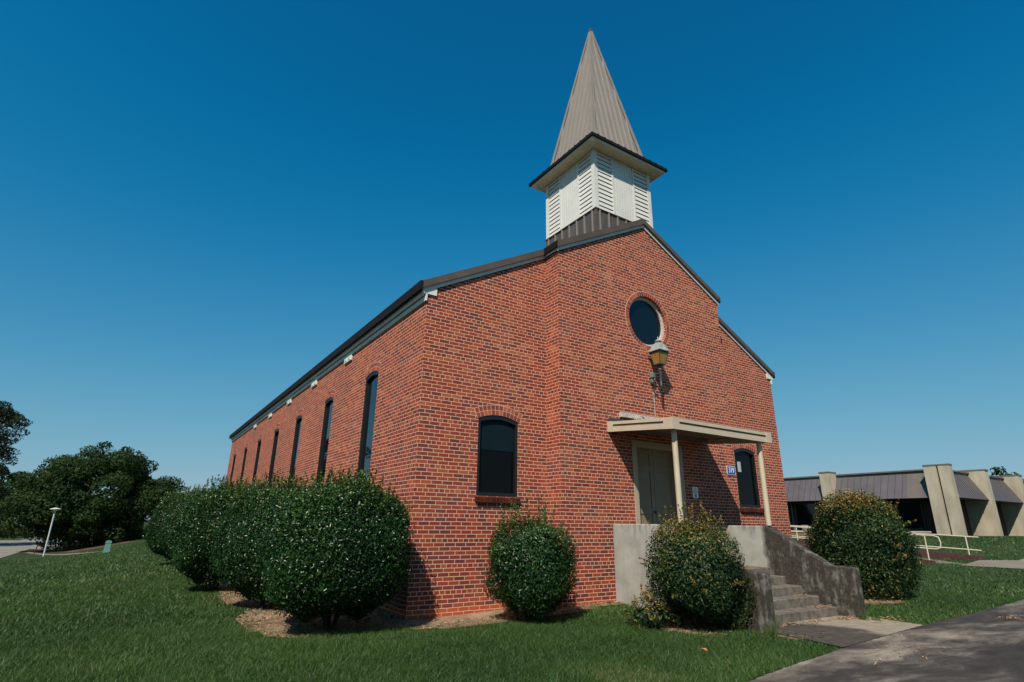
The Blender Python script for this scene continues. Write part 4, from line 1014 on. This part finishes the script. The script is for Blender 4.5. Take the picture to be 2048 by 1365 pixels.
# grass: blades in the lawn, thinning out with distance
def make_grass():
    r = np.random.default_rng(77); parts = []
    def field(n, d0, d1, h0, h1, wd, pwr):
        d = (d0**pwr+(d1**pwr-d0**pwr)*r.random(n))**(1/pwr)
        a = yaw+R_(1)+r.uniform(-R_(56), R_(56), n)
        x = CAM[0]+d*np.sin(a); y = CAM[1]+d*np.cos(a)
        ml = mulch_val(x, y); nz = wavy(x, y, 2.6, 21)
        ok_ = (drive_fn(x, y) < 0.5) & (slab_in(x, y) < 0.5) & ~((x > -0.02) & (x < W+0.02) & (y > D) & (y < YB)) & ~((x > 4.0) & (x < 7.0) & (y > -3.65))
        ok_ &= (ml < 0.04+0.20*r.normal(size=n)) | (r.random(n) < 0.025)
        for fn in (road_fns[0], strip_in, walk_in): ok_ &= fn(x, y) < 0.5
        ok_ &= (duff_in(x, y) < 0.5) | (r.random(n) < 0.08)
        ok_ &= ~((x > 39) & (y > 5))
        x, y, d, nz, ml = x[ok_], y[ok_], d[ok_], nz[ok_], ml[ok_]; m = len(x)
        h = r.uniform(h0, h1, m)*(1+0.35*nz)*(1+0.8*(r.random(m) < 0.03)); th = r.uniform(0, 6.28, m)
        ww = wd*r.uniform(0.7, 1.4, m); ln = r.normal(0, 0.65, (m, 2))+np.array([0.10, 0.05])
        z = gz(x, y)
        v = np.empty((m, 3, 3)); c, s = np.cos(th)*ww, np.sin(th)*ww
        v[:, 0] = np.stack([x-c, y-s, z-0.005], -1); v[:, 1] = np.stack([x+c, y+s, z-0.005], -1)
        v[:, 2] = np.stack([x+ln[:, 0]*h, y+ln[:, 1]*h, z+h*0.9], -1)
        col = 0.40+0.15*r.normal(size=m)+0.16*wavy(x, y, 0.55, 33)+0.10*nz+0.35*(r.random(m) < 0.05)+0.45*np.clip(ml+0.35, 0, 0.5)*r.random(m)+0.42*(wavy(x, y, 1.1, 45)+0.3*wavy(x, y, 5.0, 46) > 0.78)*(r.random(m) < 0.6)
        parts.append((v.reshape(-1, 3), np.arange(m*3).reshape(-1, 3), np.repeat(np.clip(col, 0, 1), 3)))
    field(430000, 4.5, 10, 0.025, 0.065, 0.0036, 1.6)
    field(260000, 10, 18, 0.03, 0.07, 0.007, 1.5)
    field(150000, 18, 48, 0.04, 0.085, 0.016, 1.3)
    V, F, A_ = pack(parts); tag(tris("grass", V, F, 'grass', None, A_), "short mown green lawn grass around the church", "grass", None, 'stuff')
make_grass()
# straw, twigs and fallen leaves on the bed and by the steps
def make_litter():
    r = np.random.default_rng(5); n = 42000
    x = r.uniform(-3.6, 11.4, n); y = r.uniform(-4.4, 14, n); ok_ = (mulch_val(x, y) > 0.05) & ~((x > -0.02) & (x < W) & (y > D)) & ~((x > 4.05) & (x < 6.95) & (y > -3.65))
    x, y = x[ok_], y[ok_]; P = np.stack([x, y, gz(x, y)+0.022], -1)
    v, f = leaves(P, np.tile([[0, 0, 1.0]], (len(P), 1)), 0.075, 0.022, r, 0.28); parts = [(v, f, np.repeat(r.random(len(P)), 4))]
    for cx_, cy_, cz_, s, m in ((6.35, -3.12, 0.165, 0.16, 90), (6.5, -3.5, 0.03, 0.16, 120), (5.7, -3.42, 0.03, 0.18, 70), (5.0, -3.45, 0.03, 0.2, 70), (6.4, -2.8, 0.312, 0.12, 40), (9.2, -4.9, 0.02, 0.2, 60), (4.6, -5.3, 0.02, 0.5, 60), (7.0, -3.95, 0.03, 0.3, 60)):
        P = np.stack([cx_+r.normal(0, s, m), cy_+r.normal(0, s*0.35, m), np.full(m, cz_+0.012)], -1)
        v, f = leaves(P, np.tile([[0, 0, 1.0]], (m, 1)), 0.07, 0.016, r, 0.2); parts.append((v, f, np.repeat(r.uniform(0.4, 1, m), 4)))
    V, F, A_ = pack(parts); tag(tris("leaf_litter", V, F, 'litter', None, A_), "dry straw and leaf litter on the planting bed", "litter", None, 'stuff')
make_litter()
def dry_leaf(loc, s, rz, lb):
    mb = MB(); n = 7; top = []
    for i in range(n):
        t = i/(n-1); wd = 0.5*math.sin(math.pi*min(1, t*0.93+0.05))*0.62; top.append((t-0.5, wd, 0.16*(2*t-1)**2))
    for (x0, w0_, z0), (x1, w1_, z1) in zip(top[:-1], top[1:]):
        for sg_ in (-1, 1):
            mb.hexa([(x0, 0, z0), (x1, 0, z1), (x1, sg_*w1_, z1+0.18*w1_), (x0, sg_*w0_, z0+0.18*w0_)], [(x0, 0, z0+0.01), (x1, 0, z1+0.01), (x1, sg_*w1_, z1+0.18*w1_+0.01), (x0, sg_*w0_, z0+0.18*w0_+0.01)])
    mb.v = [(x*s, y*s, z*s) for x, y, z in mb.v]
    o = ob("dry_leaf", mb, 'dryleaf', None, loc=(0, 0, 0)); o.location = loc; o.rotation_euler = (0.25, 0.1, rz); tag(o, lb, "leaf", "dry leaves on the lawn")
dry_leaf((1.98, -4.15, 0.085), 0.13, 0.4, "largest orange dry leaf lying in the grass near the driveway")
dry_leaf((2.67, -3.57, 0.08), 0.09, 1.6, "curled brown dry leaf in the grass in front of the nandina")
dry_leaf((4.35, -4.25, 0.08), 0.08, 2.5, "small dry leaf in the grass beside the entrance slab")

def weed(loc, n, h, seed, lb):
    r = np.random.default_rng(seed); V = []
    for i in range(n):
        a = r.uniform(0, 6.28); q = r.uniform(0, 0.09); x, y = q*math.cos(a), q*math.sin(a); hh = h*r.uniform(0.5, 1); l = r.normal(0, 0.3, 2)*hh
        th = r.uniform(0, 6.28); V += [(x-0.004*math.cos(th), y-0.004*math.sin(th), 0), (x+0.004*math.cos(th), y+0.004*math.sin(th), 0), (x+l[0], y+l[1], hh)]
    o = tris("weed_tuft", V, np.arange(n*3).reshape(-1, 3), 'grass', None, np.repeat(r.uniform(0.5, 1, n), 3), loc); tag(o, lb, "weed", "weeds by the steps")
weed((4.48, -3.42, 0.01), 90, 0.30, 1, "tall thin weed in the corner of the bottom step by the near pillar")
weed((6.62, -3.72, 0.01), 70, 0.20, 2, "weed tuft at the foot of the far stair wall")
weed((6.75, -3.85, 0.01), 60, 0.12, 3, "low green weed on the slab edge before the far stair wall")
weed((3.95, -3.75, 0.0), 140, 0.22, 4, "yellowing weeds at the foot of the near stair pillar")

# ------------------------------------------------------------------ left side: lamp, post, cabinet, hydrant
lp = thing("lamp_post", "slim white lamp post with a flat disc top on the lawn", "lamp post", (-8.17, 41.4, -1.0))
ob("pole", MB().tube([(-8.17, 41.4, -1.1), (-8.17, 41.4, 1.98)], 0.048, 10), 'pole', lp)
ob("lamp_head", MB().lathe((-8.17, 41.4, 0), [(0.07, 1.90), (0.10, 1.96), (0.32, 2.03), (0.33, 2.06), (0.12, 2.12), (0.03, 2.14)], 18), 'white', lp)
stp = thing("marker_stake", "thin dark stake leaning on the lawn edge beside the road", "stake", (-9.1, 45.4, -1.0))
ob("stake", MB().tube([(-9.1, 45.4, -1.1), (-8.98, 45.4, -0.38)], 0.035, 7), 'stake', stp)
cbx = thing("utility_cabinet", "teal green utility pedestal standing in the grass", "utility box", (-4.59, 31.8, float(gz(-4.59, 31.8))))
zg = float(gz(-4.59, 31.8))
ob("body", MB().prism([(-4.74, zg-0.05), (-4.44, zg-0.05), (-4.45, zg+0.50), (-4.73, zg+0.50)], 'y', 31.66, 31.94), 'teal', cbx, bevel=0.015)
ob("lid", MB().prism([(-4.755, zg+0.502), (-4.425, zg+0.502), (-4.46, zg+0.60), (-4.53, zg+0.635), (-4.65, zg+0.635), (-4.72, zg+0.60)], 'y', 31.645, 31.955), 'teal', cbx)
ob("base_band", MB().box(-4.765, -4.415, 31.635, 31.965, zg-0.03, zg+0.10), 'teal', cbx)
zg = float(gz(-2.7, 56.9))
hy = thing("fire_hydrant", "small orange hydrant in the shade under the broad tree", "hydrant", (-2.7, 56.9, zg))
ob("barrel", MB().lathe((-2.7, 56.9, zg), [(0.2, 0), (0.2, 0.06), (0.14, 0.08), (0.14, 0.55), (0.18, 0.57), (0.18, 0.62), (0.15, 0.66), (0.10, 0.76), (0.04, 0.80), (0.04, 0.85)], 14), 'orange', hy)
ob("outlet", MB().tube([(-2.92, 56.9, zg+0.45), (-2.48, 56.9, zg+0.45)], 0.07, 10), 'orange', hy)

# ------------------------------------------------------------------ right side: ramp with rails, office building
rp = thing("access_ramp", "concrete access ramp with low dark brick side walls", "ramp", (21.9, 2.5, 0.4))
def rz_(y): return 0.30+0.048*(y+0.3)
def rampbox(mb, x0, x1, y0, y1, a, b_):
    mb.hexa([(x0, y0, -0.3), (x1, y0, -0.3), (x1, y1, -0.3), (x0, y1, -0.3)], [(x0, y0, rz_(y0)+a), (x1, y0, rz_(y0)+a), (x1, y1, rz_(y1)+b_), (x0, y1, rz_(y1)+b_)])
m_ = MB(); rampbox(m_, 21.02, 22.38, -0.4, 9.0, 0.02, 0.02); ob("ramp_slab", m_, 'path', rp)
m_ = MB(); rampbox(m_, 22.385, 22.65, -0.4, 9.0, 0.28, 0.30); ob("far_brick_wall", m_, 'rampbrick', rp)
m_ = MB(); rampbox(m_, 20.8, 21.015, 0.6, 9.0, 0.05, 0.30); ob("near_brick_wall", m_, 'rampbrick', rp)
def handrail(label, x, y0, y1, posts, loop):
    h = thing("handrail", label, "handrail", (x, (y0+y1)/2, rz_((y0+y1)/2)), "handrails of the access ramp")
    tr = MB()
    for hh in (0.92, 0.46):
        tr.tube([(x, y0-(0.15 if not loop else 0), rz_(y0)+hh), (x, y1, rz_(y1)+hh)], 0.022, 8)
    if loop: tr.tube([(x, y0, rz_(y0)+0.92), (x, y0-0.14, rz_(y0)+0.87), (x, y0-0.18, rz_(y0)+0.69), (x, y0-0.14, rz_(y0)+0.51), (x, y0, rz_(y0)+0.46)], 0.022, 8)
    ob("rail", tr, 'rail', h)
    for y_ in posts: ob("post", MB().tube([(x, y_, rz_(y_)-0.1), (x, y_, rz_(y_)+0.92)], 0.022, 8), 'rail', h)
handrail("cream tubular handrail with a looped end on the near side of the ramp", 20.92, 0.45, 9.0, (0.75, 3.4, 6.2, 8.8), True)
handrail("cream tubular handrail with a straight end on the far side of the ramp", 22.45, -0.25, 9.0, (0.0, 2.2, 4.4, 6.6, 8.8), False)

off = thing("office_building", "low modern office with grey metal mansard panels and leaning buff concrete piers", "building", (46, 16, 1.1))
OXF, OYF2 = 40.0, 6.0
ZT, ZM0, ZG = 5.36, 3.48, 0.9
wl = MB().box(OXF+1.5, 66, OYF2+1.5, 34, ZG, 5.2); ob("wall", wl, 'darkwall', off)
rf = MB().box(OXF+0.98, 66.2, OYF2+0.98, 34.2, 5.14, 5.30).box(OXF+0.86, 66.2, OYF2+0.86, 34.2, 5.301, 5.40); ob("roof", rf, 'officetrim', off)
# mansard: sloping skirts, wide panels on the left face, close seams on the front
mf = MB()
def skirt(face, a0, a1):
    if face == 'x': P = lambda u, o, z: (OXF+o, u, z)
    else: P = lambda u, o, z: (u, OYF2+o, z)
    mf.hexa([P(a0, 0.08, ZM0), P(a1, 0.08, ZM0), P(a1, 1.49, ZM0), P(a0, 1.49, ZM0)], [P(a0, 0.95, 5.14), P(a1, 0.95, 5.14), P(a1, 1.49, 5.14), P(a0, 1.49, 5.14)])
    return P
Px = skirt('x', OYF2+0.9, 34); Py = skirt('y', OXF+0.42, 66)
sm_ = MB()
def seam(P, u, w_):
    sm_.hexa([P(u-w_, 0.05, ZM0), P(u+w_, 0.05, ZM0), P(u+w_, 0.10, ZM0), P(u-w_, 0.10, ZM0)], [P(u-w_, 0.92, 5.135), P(u+w_, 0.92, 5.135), P(u+w_, 0.97, 5.135), P(u-w_, 0.97, 5.135)])
u = 8.2
while u < 33: seam(Px, u, 0.014); u += 0.465
u = 41.4
while u < 65: seam(Py, u, 0.022); u += 0.42
obm("mansard_panel", [(mf, 'mansard'), (sm_, 'mansard_seam')], off)
ob("mansard_panel", MB().hexa([(OXF+0.05, 7.95, ZM0+0.0), (OXF+0.05, 8.85, ZM0), (OXF+0.09, 8.85, ZM0), (OXF+0.09, 7.95, ZM0)], [(OXF+0.915, 7.95, 5.13), (OXF+0.915, 8.85, 5.13), (OXF+0.96, 8.85, 5.13), (OXF+0.96, 7.95, 5.13)]), 'officetrim', off)
def pier(poly, z0=0.9, z1=5.47):
    o = ob("pier", MB().prism(poly, 'z', z0, z1), 'pier', off)
    cx_ = sum(p[0] for p in poly)/len(poly); cy_ = sum(p[1] for p in poly)/len(poly)
    ob("pier_cap", MB().prism([(cx_+(x-cx_)*1.05, cy_+(y_-cy_)*1.05) for x, y_ in poly], 'z', z1+0.001, z1+0.10), 'officetrim', o)
pier([(39.85, 6.72), (39.85, 7.42), (40.6, 7.42), (40.6, 6.72)])
pier([(39.90, 5.98), (40.42, 5.98), (40.6, 6.66), (40.05, 6.66), (39.90, 6.60)])
for yy in (13.72, 20.9): pier([(39.85, yy), (39.85, yy+0.72), (40.95, yy+0.72), (40.95, yy)])
for xx in (45.8, 52.6, 59.4): pier([(xx, 5.95), (xx+0.62, 5.95), (xx+0.62, 7.5), (xx, 7.5)])
for k, yy in enumerate((8.6, 11.0, 15.8, 18.2)):
    f_ = ob("window", MB().box(OXF+1.42, OXF+1.497, yy-0.03, yy+1.9, 1.15, 3.4), 'black', off)
    ob("pane", MB().box(OXF+1.41, OXF+1.4195, yy+0.06, yy+1.8, 1.25, 3.3), 'glass', f_)
for xx in (42.6, 47.9, 54.6):
    f_ = ob("window", MB().box(xx, xx+1.6, OYF2+1.42, OYF2+1.497, 1.0, 3.4), 'black', off)
    ob("pane", MB().box(xx+0.1, xx+1.5, OYF2+1.41, OYF2+1.4195, 1.1, 3.3), 'glass', f_)
ml_ = MB()
for yy in (10.75, 13.2, 15.6, 17.9): ml_.box(OXF+1.40, OXF+1.4965, yy, yy+0.10, 1.0, 3.475)
obs("mullion", ml_, 'officetrim', off)
pl = thing("planter_wall", "low tan brick wall with a pale cap behind the ramp rails", "low wall", (31.4, 10, 1.0))
ob("wall", MB().box(31.2, 31.6, 7.0, 13.0, 0.5, 1.22), 'planterbrick', pl); ob("cap", MB().box(31.15, 31.65, 6.95, 13.05, 1.221, 1.31), 'rail', pl)
pl = thing("planter_wall", "short tan brick wall with a pale cap before the office corner pier", "low wall", (35.1, 6.7, 1.0))
ob("wall", MB().box(33.6, 36.6, 6.55, 6.9, 0.5, 1.30), 'planterbrick', pl); ob("cap", MB().box(33.55, 36.65, 6.5, 6.95, 1.301, 1.37), 'rail', pl)
bn = thing("concrete_bench", "pale concrete bench seen through the ramp rails", "bench", (27.1, 8.5, 0.9))
ob("seat", MB().box(26.95, 27.4, 7.95, 8.9, 1.20, 1.30), 'path', bn)
ob("backrest", MB().prism([(8.74, 1.301), (8.9, 1.301), (8.96, 1.62), (8.82, 1.62)], 'x', 26.95, 27.4), 'path', bn)
for yy in (8.05, 8.7): ob("leg", MB().box(27.0, 27.35, yy, yy+0.1, 0.6, 1.199), 'path', bn)
